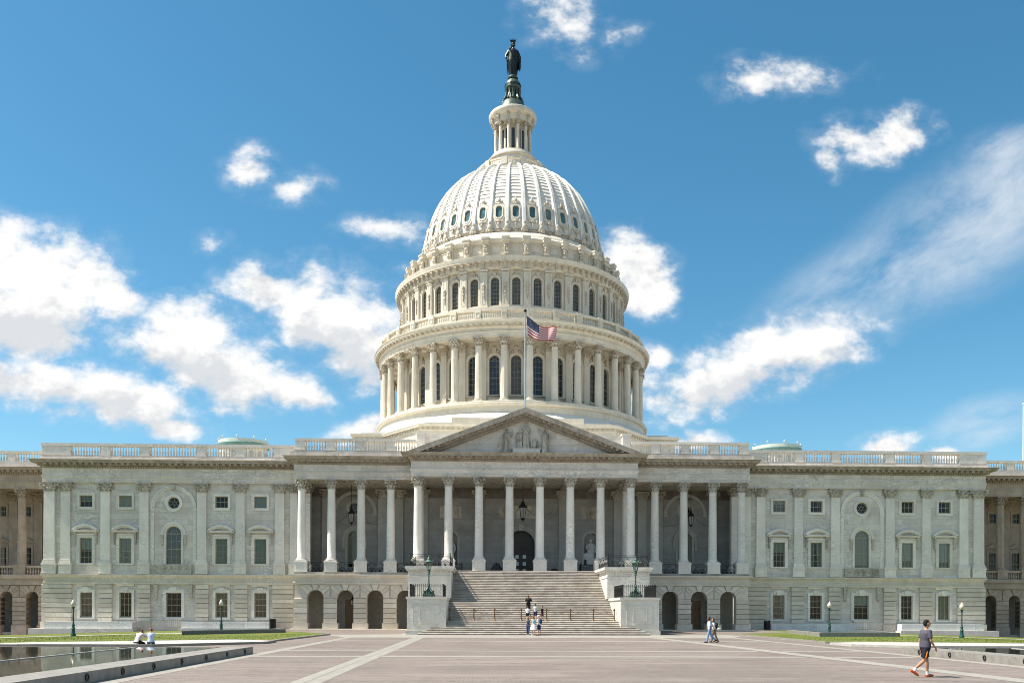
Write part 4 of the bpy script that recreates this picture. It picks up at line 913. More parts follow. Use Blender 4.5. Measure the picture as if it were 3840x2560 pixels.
for o in ring_of('pilaster', 't1pl', lambda: pil_mb(R1, .92, 28.98, 36.2, 37.2, .35), 'iron_paint', MID): child('capital', 't1plc', lambda: flatcap(R1, .92, 36.2, 37.2, .35), 'iron_ornament', o)
dpart('drum_back_wall', MB().lathe([(16.2, 28.9), (16.2, 47.2)], 36, a0=rad(110), a1=rad(250)))
def at19(m_, R_, z): return m_.xf(Matrix.Translation((0, -R_, z)))
for o in ring_of('column', 'pc', lambda: at19(shaft_mb(.47, 6.83, True), 19.05, 29.38), 'iron_paint', MID36, True):
    child('base', 'pcb', lambda: at19(base_mb(.47, .4), 19.05, 28.98), 'iron_paint', o, True)
    child('capital', 'pcc', lambda: at19(capital_mb(.42, 1.03), 19.05, 36.21), 'iron_ornament', o)
dpart('peristyle_entablature', MB().lathe([(16.4, 37.5), (18.5, 37.5), (18.55, 37.24), (19.5, 37.24), (19.5, 37.5), (19.56, 37.52), (19.56, 37.78), (19.66, 37.86), (19.55, 37.9), (19.55, 38.3), (19.7, 38.36), (19.75, 38.42), (19.75, 38.72), (20.25, 38.74), (20.25, 38.9), (20.4, 39.08), (20.4, 39.14), (18.6, 39.4), (16.2, 39.5)], 144))
ring_of('modillion', 'pm', lambda: MB().box(-.13, .13, -20.16, -19.7, 38.5, 38.73).ell((0, -20.05, 38.5), (.12, .12, .1), 6, 4), 'iron_ornament', [rad(2.5*k+1.25) for k in range(-44, 44)])
ring_of('soffit_beam', 'sb', lambda: MB().box(-.4, .4, -18.7, -16.4, 37.26, 37.6), 'iron_paint', MID)
# balustrade on the peristyle
dpart('balustrade_plinth', MB().lathe([(19.5, 39.3), (19.5, 39.62), (18.85, 39.64)], 108)); dpart('balustrade_rail', MB().lathe([(18.85, 40.5), (19.42, 40.5), (19.5, 40.58), (19.5, 40.78), (18.8, 40.8), (18.85, 40.5)], 108))
ring_of('balustrade_post', 'bp', lambda: panel_frame(MB().box(-.42, .42, -19.56, -18.8, 39.4, 40.84), -.27, .27, 39.75, 40.4, -19.56, .07, .05), 'iron_paint', MID)
def bal_run():
    mb = MB(); b = baluster_mb(.86, .085)
    for k in range(9):
        a = rad(-5+1.55+(10-3.1)*k/8); mb.merge(b, Matrix.Rotation(a, 4, 'Z') @ Matrix.Translation((0, -19.2, 39.63)))
    return mb
ring_of('baluster_run', 'br', bal_run, 'iron_paint', BAY, True)
# upper drum
R2 = 16.2
dpart('drum_plinth', MB().lathe([(17.0, 39.4), (17.0, 41.5), (17.1, 41.6), (17.1, 41.85), (16.8, 41.95), (16.0, 42.0)], 108))
for o in ring_of('drum_bay', 't2', lambda: tier_wall(R2, 41.9, 47.1, 1.1, 42.36, 45.48, .3), 'iron_paint', BAY):
    child('window', 't2w', lambda: tier_window(R2, 1.1, 42.36, 45.48, 6, '')[0], 'iron_window', o)
    child('pane', 't2p', lambda: tier_window(R2, 1.1, 42.36, 45.48, 6, '')[1], 'drum_glass_upper', o)
    child('keystone', 't2k', lambda: MB().ext([(-.16, 46.2), (.16, 46.2), (.26, 46.75), (-.26, 46.75)], -R2-.24, -R2).ell((-.36, -R2-.08, 46.35), (.16, .08, .14), 6, 5).ell((.36, -R2-.08, 46.35), (.16, .08, .14), 6, 5), 'iron_ornament', o, True)
for o in ring_of('pilaster', 't2pl', lambda: pil_mb(R2, .92, 42.0, 46.5, 47.0, .38, True), 'iron_paint', MID):
    child('capital', 't2c', lambda: MB().box(-.52, .52, -R2-.46, -R2, 46.5, 46.62).box(-.56, .56, -R2-.5, -R2, 46.7, 46.85).box(-.62, .62, -R2-.56, -R2, 46.85, 46.99), 'iron_paint', o)
    child('garland', 't2g', lambda: MB().ell((0, -R2-.48, 44.95), (.2, .12, .26), 8, 6).ell((0, -R2-.46, 44.45), (.12, .1, .3), 7, 6).ell((0, -R2-.46, 43.95), (.18, .1, .22), 7, 6).ell((0, -R2-.45, 43.5), (.1, .08, .22), 6, 5).ell((0, -R2-.45, 43.2), (.06, .06, .14), 6, 5).ell((-.16, -R2-.44, 44.7), (.09, .07, .14), 5, 4).ell((.16, -R2-.44, 44.7), (.09, .07, .14), 5, 4), 'iron_ornament', o, True)
dpart('upper_cornice', MB().lathe([(16.2, 46.99), (16.62, 46.99), (16.62, 47.12), (16.7, 47.16), (16.7, 47.85), (17.25, 47.88), (17.25, 48.1), (17.4, 48.4), (17.4, 48.48), (15.2, 49.3)], 144))
ring_of('modillion', 'um', lambda: MB().box(-.17, .17, -17.18, -16.68, 47.6, 47.86).box(-.15, .15, -16.98, -16.68, 47.25, 47.6).ell((0, -17.05, 47.58), (.16, .14, .12), 6, 5).ell((0, -16.85, 47.24), (.14, .14, .1), 6, 5), 'iron_ornament', [rad(10*k/3+5/3) for k in range(-33, 33)])
# attic with consoles
dpart('attic_wall', MB().lathe([(15.7, 48.9), (15.3, 49.3), (15.1, 49.35), (15.1, 51.0), (15.3, 51.05), (15.45, 51.35), (15.45, 51.55), (15.2, 51.75), (14.5, 51.8), (14.35, 51.95), (14.2, 52.4), (13.95, 52.85), (13.7, 53.02), (13.4, 53.1)], 108))
for o in ring_of('console', 'ck', lambda: MB().box(-.38, .38, -15.75, -15.05, 50.6, 51.02).box(-.5, .5, -15.98, -15.1, 51.02, 51.4).box(-.55, .55, -16.06, -15.1, 51.4, 51.6).box(-.36, .36, -15.7, -15.05, 49.35, 49.6).box(-.3, .3, -15.4, -15.05, 49.55, 50.65), 'iron_paint', MID):
    child('scroll', 'cks', lambda: MB().ell((0, -15.65, 50.35), (.32, .26, .3), 8, 6).ell((-.16, -15.72, 49.95), (.17, .2, .24), 7, 5).ell((.16, -15.72, 49.95), (.17, .2, .24), 7, 5).ell((0, -15.5, 49.7), (.3, .24, .18), 8, 5), 'iron_ornament', o, True)
ring_of('attic_panel', 'ap', lambda: panel_frame(MB(), -.62, .62, 49.75, 50.75, -15.08, .1, .08), 'iron_paint', BAY)
# shell
SH = [(13.42, 53.05), (13.4, 54.6), (13.25, 55.4), (13.02, 56.6), (12.6, 57.9), (12.2, 59.2), (11.75, 60.3), (11.15, 61.5), (10.6, 62.4), (9.95, 63.2), (9.0, 64.25), (7.95, 65.05), (6.6, 65.85), (5.2, 66.35)]
def shell_r(z):
    for (r0, z0), (r1, z1) in zip(SH, SH[1:]):
        if z0 <= z <= z1: return r0+(r1-r0)*(z-z0)/(z1-z0)
    return SH[-1][0]
prof = [(r-.16, z) for r, z in SH if z < 57.8]; z = 57.95; k = 0
zs = [57.9+.62*i*(1-.012*i) for i in range(17)]; zs = [q for q in zs if q < 66.2]+[66.35]
for a, b_ in zip(zs, zs[1:]): prof += [(shell_r(a)-.08, a), (shell_r(b_)-.18, b_-.012)]
dpart('shell', MB().lathe(prof, 144), 'roof_white', True)
def rib():
    mb = MB(); w = []; 
    for i, (r, z) in enumerate(SH):
        nx = SH[min(i+1, len(SH)-1)][0]-SH[max(i-1, 0)][0]; nz = SH[min(i+1, len(SH)-1)][1]-SH[max(i-1, 0)][1]; L = math.hypot(nx, nz); ax, az = nz/L, -nx/L
        hw = .30*(r/13.4)**.75
        for q, (x, d) in enumerate(((-hw, -.25), (-hw, .0), (-hw*.6, .14), (hw*.6, .14), (hw, 0.), (hw, -.25))): w.append((x, -(r+ax*d), z+az*d))
    return mb.add(w, [(i*6+q, i*6+q+1, i*6+q+7, i*6+q+6) for i in range(len(SH)-1) for q in range(5)])
for o in ring_of('rib', 'rib', rib, 'roof_white', MID36):
    pass
ring_of('rib_foot', 'rf', lambda: MB().ell((0, -13.62, 53.75), (.36, .24, .5), 9, 7).ell((-.3, -13.6, 53.4), (.22, .18, .25), 7, 5).ell((.3, -13.6, 53.4), (.22, .18, .25), 7, 5).ell((0, -13.6, 54.4), (.2, .16, .35), 7, 6).ell((0, -13.72, 53.35), (.18, .14, .2), 6, 5), 'iron_ornament', MID, True)
def tiltM(z0):
    r = shell_r(z0); e = .4; t = math.atan2(shell_r(z0-e)-shell_r(z0+e), 2*e)
    return Matrix.Translation((0, -(r-.12), z0)) @ Matrix.Rotation(-t, 4, 'X')
octo = lambda w, h, c: [(-w+c, -h), (w-c, -h), (w, -h+c*1.4), (w, h-c*1.4), (w-c, h), (-w+c, h), (-w, h-c*1.4), (-w, -h+c*1.4)]
def ringext(mb, a, b_, y0, y1):
    n = len(a)
    for i in range(n):
        j = (i+1) % n; q = [a[i], a[j], b_[j], b_[i]]; mb.ext(q, y0, y1)
    return mb
def shwin():
    mb = MB(); ringext(mb, octo(.42, .86, .2), octo(.58, 1.05, .26), -.16, .25); ringext(mb, octo(.58, 1.05, .26), octo(.8, 1.3, .34), -.09, .25)
    return mb.xf(tiltM(56.05))
def shpane():
    p = octo(.43, .87, .2); return MB().add([(x, .02, z) for x, z in p], [tuple(range(8))]).xf(tiltM(56.05))
for o in ring_of('shell_window', 'sw', shwin, 'iron_paint', BAY):
    child('pane', 'swp', shpane, 'shell_glass', o)
    child('urn', 'swu', lambda: MB().ell((0, -.1, 1.75), (.24, .16, .28), 8, 6).ell((0, -.1, 2.1), (.13, .1, .16), 7, 5).ell((0, -.1, 2.3), (.07, .07, .12), 6, 5).tube([(-.1, -.12, 1.5), (-.4, -.12, 1.55), (-.55, -.1, 1.25)], [.1, .09, .05], 5).tube([(.1, -.12, 1.5), (.4, -.12, 1.55), (.55, -.1, 1.25)], [.1, .09, .05], 5).xf(tiltM(56.05)), 'iron_ornament', o, True)
    child('pendant', 'swd', lambda: MB().ell((0, -.14, -1.42), (.28, .17, .22), 8, 6).ell((0, -.12, -1.8), (.17, .13, .3), 8, 6).ell((0, -.1, -2.15), (.09, .08, .16), 6, 5).tube([(-.15, -.12, -1.35), (-.45, -.12, -1.5), (-.6, -.1, -1.2)], [.1, .09, .05], 5).tube([(.15, -.12, -1.35), (.45, -.12, -1.5), (.6, -.1, -1.2)], [.1, .09, .05], 5).xf(tiltM(56.05)), 'iron_ornament', o, True)
def scroll():
    mb = MB().box(-.8, .8, -13.5, -13.2, 53.62, 53.7).box(-.8, .8, -13.5, -13.2, 53.08, 53.16)
    for sx_ in (-1, 1):
        for c in (.22, .6): mb.tube([(sx_*(c+.16*math.cos(q*.9)*(1-q*.09)), -13.48, 53.38+.17*math.sin(q*.9)*(1-q*.09)) for q in range(8)], .05, 4)
    return mb.ell((0, -13.48, 53.38), (.12, .1, .12), 6, 5)
ring_of('scroll_band', 'scb', scroll, 'iron_ornament', BAY)
# lantern stage
dpart('lantern_base', MB().lathe([(5.3, 65.9), (5.15, 66.2), (5.15, 66.45), (5.35, 66.5), (5.35, 66.62), (3.7, 66.7), (3.7, 67.6), (3.6, 68.2), (3.55, 68.95), (3.75, 69.0), (3.75, 69.15), (3.4, 69.25), (3.15, 69.9), (2.0, 70.0)], 72))
dpart('balustrade_rail', MB().lathe([(5.05, 67.3), (5.4, 67.3), (5.4, 67.5), (5.05, 67.52)], 60))
def lbal():
    mb = MB(); b = baluster_mb(.7, .07)
    for k in range(6): mb.merge(b, Matrix.Rotation(rad(-10+4*k), 4, 'Z') @ Matrix.Translation((0, -5.2, 66.62)))
    return mb
LB = [rad(30*k) for k in range(12)]; LM = [rad(30*k+15) for k in range(12)]
ring_of('baluster_run', 'lbr', lbal, 'iron_paint', LB, True); ring_of('balustrade_post', 'lbp', lambda: MB().box(-.4, .4, -5.48, -5.0, 66.5, 67.58), 'iron_paint', LM)
dpart('lantern_core', MB().lathe([(1.75, 69.9), (1.75, 75.)], 24))
ring_of('lantern_window', 'lw', lambda: MB().box(-.24, .24, -1.8, -1.7, 70.3, 73.6), 'drum_glass', LB)
for o in ring_of('column', 'lc', lambda: at19(shaft_mb(.25, 3.55), 2.62, 70.25), 'iron_paint', LM, True):
    child('base', 'lcb', lambda: at19(base_mb(.25, .3), 2.62, 69.95), 'iron_paint', o, True); child('capital', 'lcc', lambda: at19(capital_mb(.23, .6), 2.62, 73.8), 'iron_ornament', o)
    child('pedestal', 'lcp', lambda: MB().box(-.4, .4, -3.05, -2.2, 69.5, 69.97), 'iron_paint', o); child('bracket', 'lck', lambda: MB().box(-.2, .2, -3.3, -2.8, 75.0, 75.3).ell((0, -3.1, 74.95), (.18, .2, .2), 7, 5).ell((0, -2.95, 74.65), (.16, .16, .16), 6, 5), 'iron_ornament', o, True)
dpart('lantern_cornice', MB().lathe([(1.7, 74.4), (2.9, 74.4), (2.92, 74.7), (2.98, 75.25), (3.4, 75.35), (3.55, 75.6), (3.6, 75.95), (3.5, 76.15), (2.1, 76.5)], 60))
# bronze cap, fasces base and globe, statue
ST = empty('bronze_statue', (0, 0, 76.4), 'dark bronze robed statue on a globe pedestal crowning the dome', 'statue')
sp2 = lambda n, mb, m_='bronze_green', smooth=True: mb.build(n, m_, ST, O0, smooth=smooth)
sp2('cap', MB().lathe([(2.15, 76.4), (2.1, 76.9), (1.95, 77.4), (1.7, 77.9), (1.5, 78.2), (1.2, 78.3)], 40))
sp2('pedestal', MB().lathe([(1.3, 78.2), (1.0, 78.6), (.85, 79.2), (.85, 79.9), (1.05, 80.1)], 24))
for k in range(12):
    a = 2*PI*k/12; sp2('fasces', MB().tube([(math.sin(a)*r, -math.cos(a)*r, z) for r, z in ((1.5, 78.3), (1.25, 78.8), (1.05, 79.4), (1.08, 80.))], [.2, .15, .13, .16], 6).ell((math.sin(a)*1.42, -math.cos(a)*1.42, 78.45), (.24, .24, .2), 7, 5))
gp = [(.9, 80.05), (1.15, 80.12), (1.24, 80.3), (1.24, 80.42)]+[(1.22*math.cos(t), 80.5+1.35*math.sin(t)) for t in (0, .15, .35, .55, .8, 1.0)]
gl_ = sp2('globe', MB().lathe(gp+[(.4, 82.0)], 40))
fc = bpy.data.curves.new('motto', 'FONT'); fc.body = 'E PLURIBUS UNUM'; fc.size = .5; fc.extrude = .02; fc.align_x = 'CENTER'
fo = bpy.data.objects.new('motto', fc); COL.objects.link(fo); bpy.context.view_layer.update()
me = bpy.data.meshes.new_from_object(fo.evaluated_get(bpy.context.evaluated_depsgraph_get())); bpy.data.objects.remove(fo)
for v_ in me.vertices:
    x, y, z = v_.co; a = x/1.24; r = 1.245+z*.8 if y < .1 else 1.235-.12*(y-.1)+z*.8; v_.co = (r*math.sin(a), -r*math.cos(a), 80.52+y)
me.materials.clear(); me.materials.append(MATS['bronze']); place('lettering', me, gl_, O0)
fg = robed(MB(), (0, 0, 82.0), 5.1, 0, .36, .27, 7, 3, [[(-.12, 0, .79), (-.21, -.02, .63), (-.2, -.1, .52)], [(.12, 0, .79), (.2, -.02, .6), (.21, -.05, .44)]], secs=[(0, .56, .7), (.05, .58, .72), (.15, .66, .75), (.3, .8, .85), (.42, .9, .95), (.5, .88, .95), (.6, .74, .85), (.7, .74, .85), (.77, .72, .8), (.82, .56, .62), (.85, .26, .36), (.875, .22, .32)])
fg.ell((.62, .2, 84.6), (.42, .4, 1.25), 10, 8).tube([(.5, -.2, 86.), (.85, -.1, 85.), (.95, -.1, 84.), (.7, -.1, 83.2)], [.2, .24, .2, .08], 7).tube([(-.3, -.3, 85.9), (-.1, -.5, 85.2), (.4, -.5, 84.6), (.75, -.3, 84.2)], [.14, .2, .2, .12], 7).tube([(-.35, -.35, 84.2), (-.15, -.45, 83.2), (-.1, -.4, 82.2)], [.1, .16, .1], 6).tube([(.15, -.45, 84.3), (.2, -.5, 83.2), (.18, -.42, 82.2)], [.12, .17, .1], 6)
sp2('figure', fg, 'bronze'); sp2('base_ring', MB().lathe([(.75, 81.75), (.8, 81.95), (.72, 82.1), (.3, 82.12)], 24))
hm = MB().ell((0, .02, 86.98), (.36, .4, .34), 10, 8)
for k in range(7):
    t = (k-3)/3; hm.tube([(0, .25, 86.9), (t*.22, .1, 87.4), (t*.5, -.1-.1*abs(t), 87.9-.2*abs(t))], [.13, .11, .03], 5)
hm.tube([(-.1, .3, 87.2), (-.38, .4, 86.6), (-.45, .35, 85.7)], [.14, .2, .12], 6); sp2('helmet', hm, 'bronze')
sp2('sword', MB().tube([(-.92, -.2, 84.6), (-.85, -.15, 83.4), (-.78, -.1, 82.4)], [.07, .09, .04], 6).tube([(-1.05, -.2, 84.5), (-.75, -.2, 84.55)], .05, 5), 'bronze'); sp2('shield', MB().ell((.98, -.1, 83.75), (.22, .5, .75), 12, 8), 'bronze')
# ------------------------------------------------------------------ ground, paving, lawns, pools
def gz(x): return -.03*max(0, min(abs(x), 62)-30)
XS = [-500, -62, -56, -50, -44, -38, -30, 30, 38, 44, 50, 56, 62, 500]
gm = MB(); n = len(XS); gm.add([(x, y, gz(x)) for y in (-500, 600) for x in XS], [(i, i+1, n+i+1, n+i) for i in range(n-1)])
tag(gm.build('plaza', 'pavers'), kind='structure')
def sheet(name, poly, lift, mat, thick=None, edge=None, kind='structure'):
    """a paved or planted area following the ground; split at the slope breaks so that it lies on it"""
    parts = []; mb = MB()
    def clip(p, a, sign):
        out_ = []
        for (x0, y0), (x1, y1) in zip(p, p[1:]+p[:1]):
            i0, i1 = sign*(x0-a) >= 0, sign*(x1-a) >= 0
            if i0: out_.append((x0, y0))
            if i0 != i1: t = (a-x0)/(x1-x0); out_.append((a, y0+t*(y1-y0)))
        return out_
    for a, b_ in zip(XS, XS[1:]):
        p = clip(clip(poly, a, 1), b_, -1)
        if len(p) > 2: mb.add([(x, y, gz(x)+lift) for x, y in p], [tuple(range(len(p)))])
    o = tag(mb.build(name, mat), kind=kind)
    if edge:
        em = MB()
        for (x0, y0), (x1, y1) in zip(poly, poly[1:]+poly[:1]):
            k = max(1, int(abs(x1-x0)/3))
            for i in range(k):
                a = (x0+(x1-x0)*i/k, y0+(y1-y0)*i/k); b_ = (x0+(x1-x0)*(i+1)/k, y0+(y1-y0)*(i+1)/k)
                em.add([(*a, gz(a[0])-.05), (*b_, gz(b_[0])-.05), (*b_, gz(b_[0])+lift+.012), (*a, gz(a[0])+lift+.012)], [(0, 1, 2, 3)])
                d = Vector((b_[0]-a[0], b_[1]-a[1])).normalized(); nn = Vector((-d.y, d.x))*.22
                em.add([(*a, gz(a[0])+lift+.012), (*b_, gz(b_[0])+lift+.012), (b_[0]+nn.x, b_[1]+nn.y, gz(b_[0])+lift+.012), (a[0]+nn.x, a[1]+nn.y, gz(a[0])+lift+.012)], [(0, 1, 2, 3)])
        tag(em.build('kerb', edge), kind='structure')
    return o
band = lambda p: sheet('paving_band', p, .006, 'granite_light')
band([(-9.15, -66), (-8.7, -66), (-8.7, -131), (-9.15, -131)][::-1]); band([(-9.55, -66), (-9.17, -66), (-9.17, -131), (-9.55, -131)][::-1])
band([(8.35, -66), (9.2, -66), (11.75, -112), (10.85, -112)][::-1])
band([(-14.65, -66), (-14.05, -66), (-14.05, -131), (-14.65, -131)][::-1]); band([(14.6, -57), (15.2, -57), (15.45, -131), (14.85, -131)][::-1])
for y, w in ((-74.4, 1.2), (-89.1, .75), (-94.6, .85)):
    for x0, x1 in ((-14.04, -9.56), (-8.69, 8.1+(-y-66)*.053), (9.25+(-y-66)*.055, 14.5)): band([(x0, y), (x1, y), (x1, y+w), (x0, y+w)])
sheet('apron', [(-16.8, -58.6), (-16.8, -60), (-14.5, -65.9), (14.5, -65.9), (17, -60), (17, -56.5), (11.3, -56.5), (11.3, -50), (-11.3, -50), (-11.3, -56.5)][::-1], .004, 'granite_light')
# lawns, paths, slabs
sheet('lawn', [(-110, -80), (-31, -82.3), (-20, -75.6), (-17.6, -76.4), (-16.9, -58.8), (-22, -50.6), (-24.8, -50), (-24.8, -40), (-110, -40)], .1, 'grass', edge='granite_grey')
sheet('lawn', [(110, -80), (110, -40), (24.8, -40), (24.8, -49), (17.6, -57), (17.5, -76.5), (29, -79.8)], .1, 'grass', edge='granite_grey')
sheet('path', [(-110, -60.2), (-28, -60.2), (-26.5, -57.6), (-110, -57.6)], .116, 'granite_light')
sheet('path', [(110, -57.6), (28, -57.6), (29, -60.2), (110, -60.2)], .116, 'granite_light')
sheet('terrace', [(-110, -84.2), (-22, -84.4), (-17.1, -79.6), (-17.1, -77.2), (-20.2, -75.2), (-31.3, -81.9), (-110, -79.6)], .125, 'granite_light', edge='granite_grey')
sheet('terrace', [(110, -84.2), (110, -79.4), (29, -79.4), (19.5, -76.8), (16.9, -78.8), (16.9, -81.9), (20, -84.2)], .125, 'granite_light', edge='granite_light')
# grass blades along the near lawn margins and over the turf
rg = random.Random(5); bl = MB()
for sgn in (-1, 1):
    for _ in range(9000):
        x = rg.uniform(18, 46); y = rg.uniform(-80, -60.5)
        if x < 31 and (y < -75.5-(x-20)*.35 if x > 20 else y < -75): continue
        if x > 31 and y < -79: continue
        if 21 < x < 31 and -65 < y: continue
        h = rg.uniform(.02, .05); w = rg.uniform(.015, .03); a = rg.uniform(0, PI); c, q = math.cos(a)*w, math.sin(a)*w; z = gz(x)+.1
        bl.add([(sgn*x-c, y-q, z), (sgn*x+c, y+q, z), (sgn*x+rg.uniform(-.05, .05), y+rg.uniform(-.05, .05), z+h)], [(0, 1, 2)])
tag(bl.build('grass_blades', 'grass'), 'short mown grass blades standing on the two lawns', 'grass', kind='stuff')
# reflecting pools with skylights under a film of water
for s, X, yE, lights in ((-1, -14.75, -91.8, [-93.2, -95.9, -98.6, -101.3, -103.9, -106.3, -108.6]), (1, 15.5, -91.0, [-92.6, -95.2, -97.8, -100.4, -103])):
    nm = 'left' if s < 0 else 'right'; mat = 'granite_grey'
    P_ = empty('reflecting_pool', (X+s*8, -110, 0), 'low %s granite reflecting pool with round wall lights at the %s' % ('dark grey' if s < 0 else 'pale grey', nm), 'pool', 'reflecting pools')
    w0, w1 = min(X, X+s*1.15), max(X, X+s*1.15)
    MB().box(w0, w1, -131, yE, -.2, .32).build('wall', mat, P_)
    MB().box(min(X+s*1.15, s*70), max(X+s*1.15, s*70), yE-.12, yE, -.2, .285).build('weir', mat, P_)
    MB().box(min(X+s*5, s*70), max(X+s*5, s*70), -131, yE-.4, .10, .275).build('skylight', 'skylight_glass', P_)
    fx = min(X+s*5, X+s*5.08), max(X+s*5, X+s*5.08); MB().box(*fx, -131, yE-.4, .275, .31).build('skylight_edge', 'granite_light', P_)
    for y in lights:
        MB().arch(0, 0, .06, .11, -.025, .02, 0, 2*PI, 18, closed=True).xf(Matrix.Rotation(PI/2, 4, 'Z')).build('wall_light', 'black_iron', P_, (X-s*.005, y, .17)); MB().add([(X-s*.003, y+.06*math.cos(q*PI/6), .17+.06*math.sin(q*PI/6)) for q in range(12)], [tuple(range(12))]).build('light_glass', 'granite_dark', P_)
    MB().add([(X+s*1.1, -131, .288), (s*70, -131, .288), (s*70, yE-.1, .288), (X+s*1.1, yE-.1, .288)], [(0, 1, 2, 3)]).build('water', 'water')['kind'] = 'structure'
# low granite skylight boxes on the lawns
for nm, poly, lab in (('l', [(-27.3, -64), (-21.3, -55.5), (-23, -51), (-31, -53)], 'low dark granite skylight box on the left lawn'), ('r', [(21.9, -64.3), (28.6, -63.6), (31, -53), (23.6, -52)], 'low dark granite skylight box on the right lawn')):
    c = (sum(p[0] for p in poly)/4, sum(p[1] for p in poly)/4, .05); o = empty('skylight_box', c, lab, 'skylight', 'granite skylight boxes')
    MB().add([(x, y, z) for z in (0, .40) for x, y in poly], [(4, 5, 6, 7)]+[(i, (i+1) % 4, 4+(i+1) % 4, 4+i) for i in range(4)]).build('curb', 'granite_dark' if nm == 'l' else 'granite_grey', o)
    MB().add([(c[0]+(x-c[0])*.86, c[1]+(y-c[1])*.86, .415) for x, y in poly], [(0, 1, 2, 3)]).build('skylight_pane', 'skylight_glass', o)
# ------------------------------------------------------------------ grand staircase
STA = empty('stone_staircase', (0, -50, 0), 'wide weathered stone staircase climbing to the portico between stepped marble blocks', 'staircase')
RS = 6.08/36; y = -58.3; k = 0; STEPZ = []
def step(i, y0, y1, hw):
    STEPZ.append((y0, (i+1)*RS)); z = (i+1)*RS; MB().sweep([(-hw, y0), (hw, y0)], [(-(y1+.4-y0), i*RS), (0, i*RS), (0, z-.075), (.03, z-.07), (.035, z-.045), (-.03, z), (-(y1+.4-y0), z)]).build('step', 'step_stone', STA)
for i in range(7): y1 = y+.36 if i < 6 else -53.9; step(i, y, y1, 9.76-.345*i); y = y1
for i in range(7, 19): y1 = y+.36 if i < 18 else -49.2; step(i, y, y1, 7.46 if True else 0); y = y1
for i in range(19, 36): y1 = y+.34; step(i, y, y1 if i < 35 else -43.2, 7.27); y = y1
def step_z(y): return max([0]+[z for y0, z in STEPZ if y0 <= y])
for s in (-1, 1):
    span = lambda a, b_: (min(s*a, s*b_), max(s*a, s*b_)); X = s*9.1
    MB().box(*span(7.45, 10.75), -57.2, -49.5, -.1, 3.0).build('cheek_block', 'block_stone', STA)
    MB().box(*span(7.36, 10.84), -57.29, -49.4, 3.0, 3.22).build('coping', 'block_stone', STA); MB().box(*span(7.9, 10.85), -57.32, -49.5, -.1, .35).build('plinth', 'block_stone', STA)
    pm = panel_frame(MB(), X-1.15, X+1.15, .85, 2.55, -57.2, .05, .03); panel_frame(pm, X-.62, X+.62, 1.2, 2.25, -57.2, .09, .07); pm.build('carved_panel', 'block_stone', STA)
    MB().box(*span(7.25, 11.2), -50.5, -43., 3.2, 5.72).build('cheek_block', 'block_stone', STA)
    MB().box(*span(7.05, 11.4), -50.7, -43.3, 5.74, 5.9).box(*span(6.95, 11.5), -50.8, -43.35, 5.9, 6.14).build('coping', 'block_stone', STA); MB().box(*span(7.2, 11.25), -50.55, -43.4, 5.16, 5.26).build('string_course', 'block_stone', STA)
    cb = MB(); x = 7.45
    while x < 11.1:
        for dz in (0, .18): cb.add([(s*x-.11, -50.52, 5.42+dz), (s*x, -50.56, 5.35+dz), (s*x+.11, -50.52, 5.42+dz), (s*x, -50.56, 5.49+dz)], [(0, 1, 2, 3)]); cb.ell((s*x, -50.52, 5.42+dz), (.07, .05, .07), 6, 4)
        x += .27
    cb.build('carved_band', 'block_stone', STA, kind='stuff')
    MB().box(*span(7.25, 11.25), -43.5, -39, 0, 5.85).build('cheek_wall', 'block_stone', STA)
# ------------------------------------------------------------------ iron railings
def scroll_panel(w, h):
    mb = MB(); n = max(1, round(w/1.05)); pw = w/n
    for k in range(n):
        c = -w/2+pw*(k+.5)
        for q in range(7):
            a = PI*(q+.5)/7; R_ = min(pw*.46, h*.8); mb.tube([(c, 0, .12), (c+R_*.5*math.cos(a), 0, .12+R_*.55*math.sin(a)), (c+R_*math.cos(a), 0, .12+R_*math.sin(a))], .016, 4)
        mb.tube([(c+min(pw*.46, h*.8)*math.cos(PI*q/12), 0, .12+min(pw*.46, h*.8)*math.sin(PI*q/12)) for q in range(13)], .02, 4)
        for sg in (-1, 1): mb.tube([(c+sg*(pw*.5-.12-.1*math.cos(q*.7)*(1-q*.07)), 0, h-.2+.14*math.sin(q*.7)*(1-q*.07)) for q in range(9)], .016, 4)
        mb.ell((c, 0, .16), (.09, .04, .09), 8, 5)
    return mb
def railing(name, pts, z, h, lab, kind, group, cat='railing'):
    c = pts[0]; R_ = empty(name, (*c, z), lab, cat, group)
    done = set()
    for (x0, y0), (x1, y1) in zip(pts, pts[1:]):
        L = math.hypot(x1-x0, y1-y0); a = math.atan2(y1-y0, x1-x0); mid = ((x0+x1)/2, (y0+y1)/2, z)
        MB().box(-L/2, L/2, -.02, .02, h-.05, h).box(-L/2, L/2, -.018, .018, .06, .1).build('rail', 'black_iron', R_, mid, rz=a)
        if kind == 'scroll':
            MB().box(-L/2, L/2, -.015, .015, h-.17, h-.14).build('rail', 'black_iron', R_, mid, rz=a)
            place('scroll_panel', cached(('scr', round(L, 1), h), lambda: scroll_panel(L, h-.12), 'scroll_panel', 'black_iron'), R_, mid, rz=a)
        else:
            n = max(2, int(L/.17))
            for k in range(n):
                t = (k+.5)/n; place('picket', cached(('pick', h), lambda: MB().box(-.014, .014, -.014, .014, 0, h+.06).ell((0, 0, h+.09), (.03, .03, .06), 6, 4), 'picket', 'black_iron'), R_, (x0+(x1-x0)*t, y0+(y1-y0)*t, z))
        for p in ((x0, y0), (x1, y1)):
            if p in done: continue
            done.add(p); place('post', cached(('rpost', h), lambda: MB().box(-.03, .03, -.03, .03, 0, h+.05).ell((0, 0, h+.1), .05, 6, 5), 'post', 'black_iron'), R_, (*p, z))
    return R_
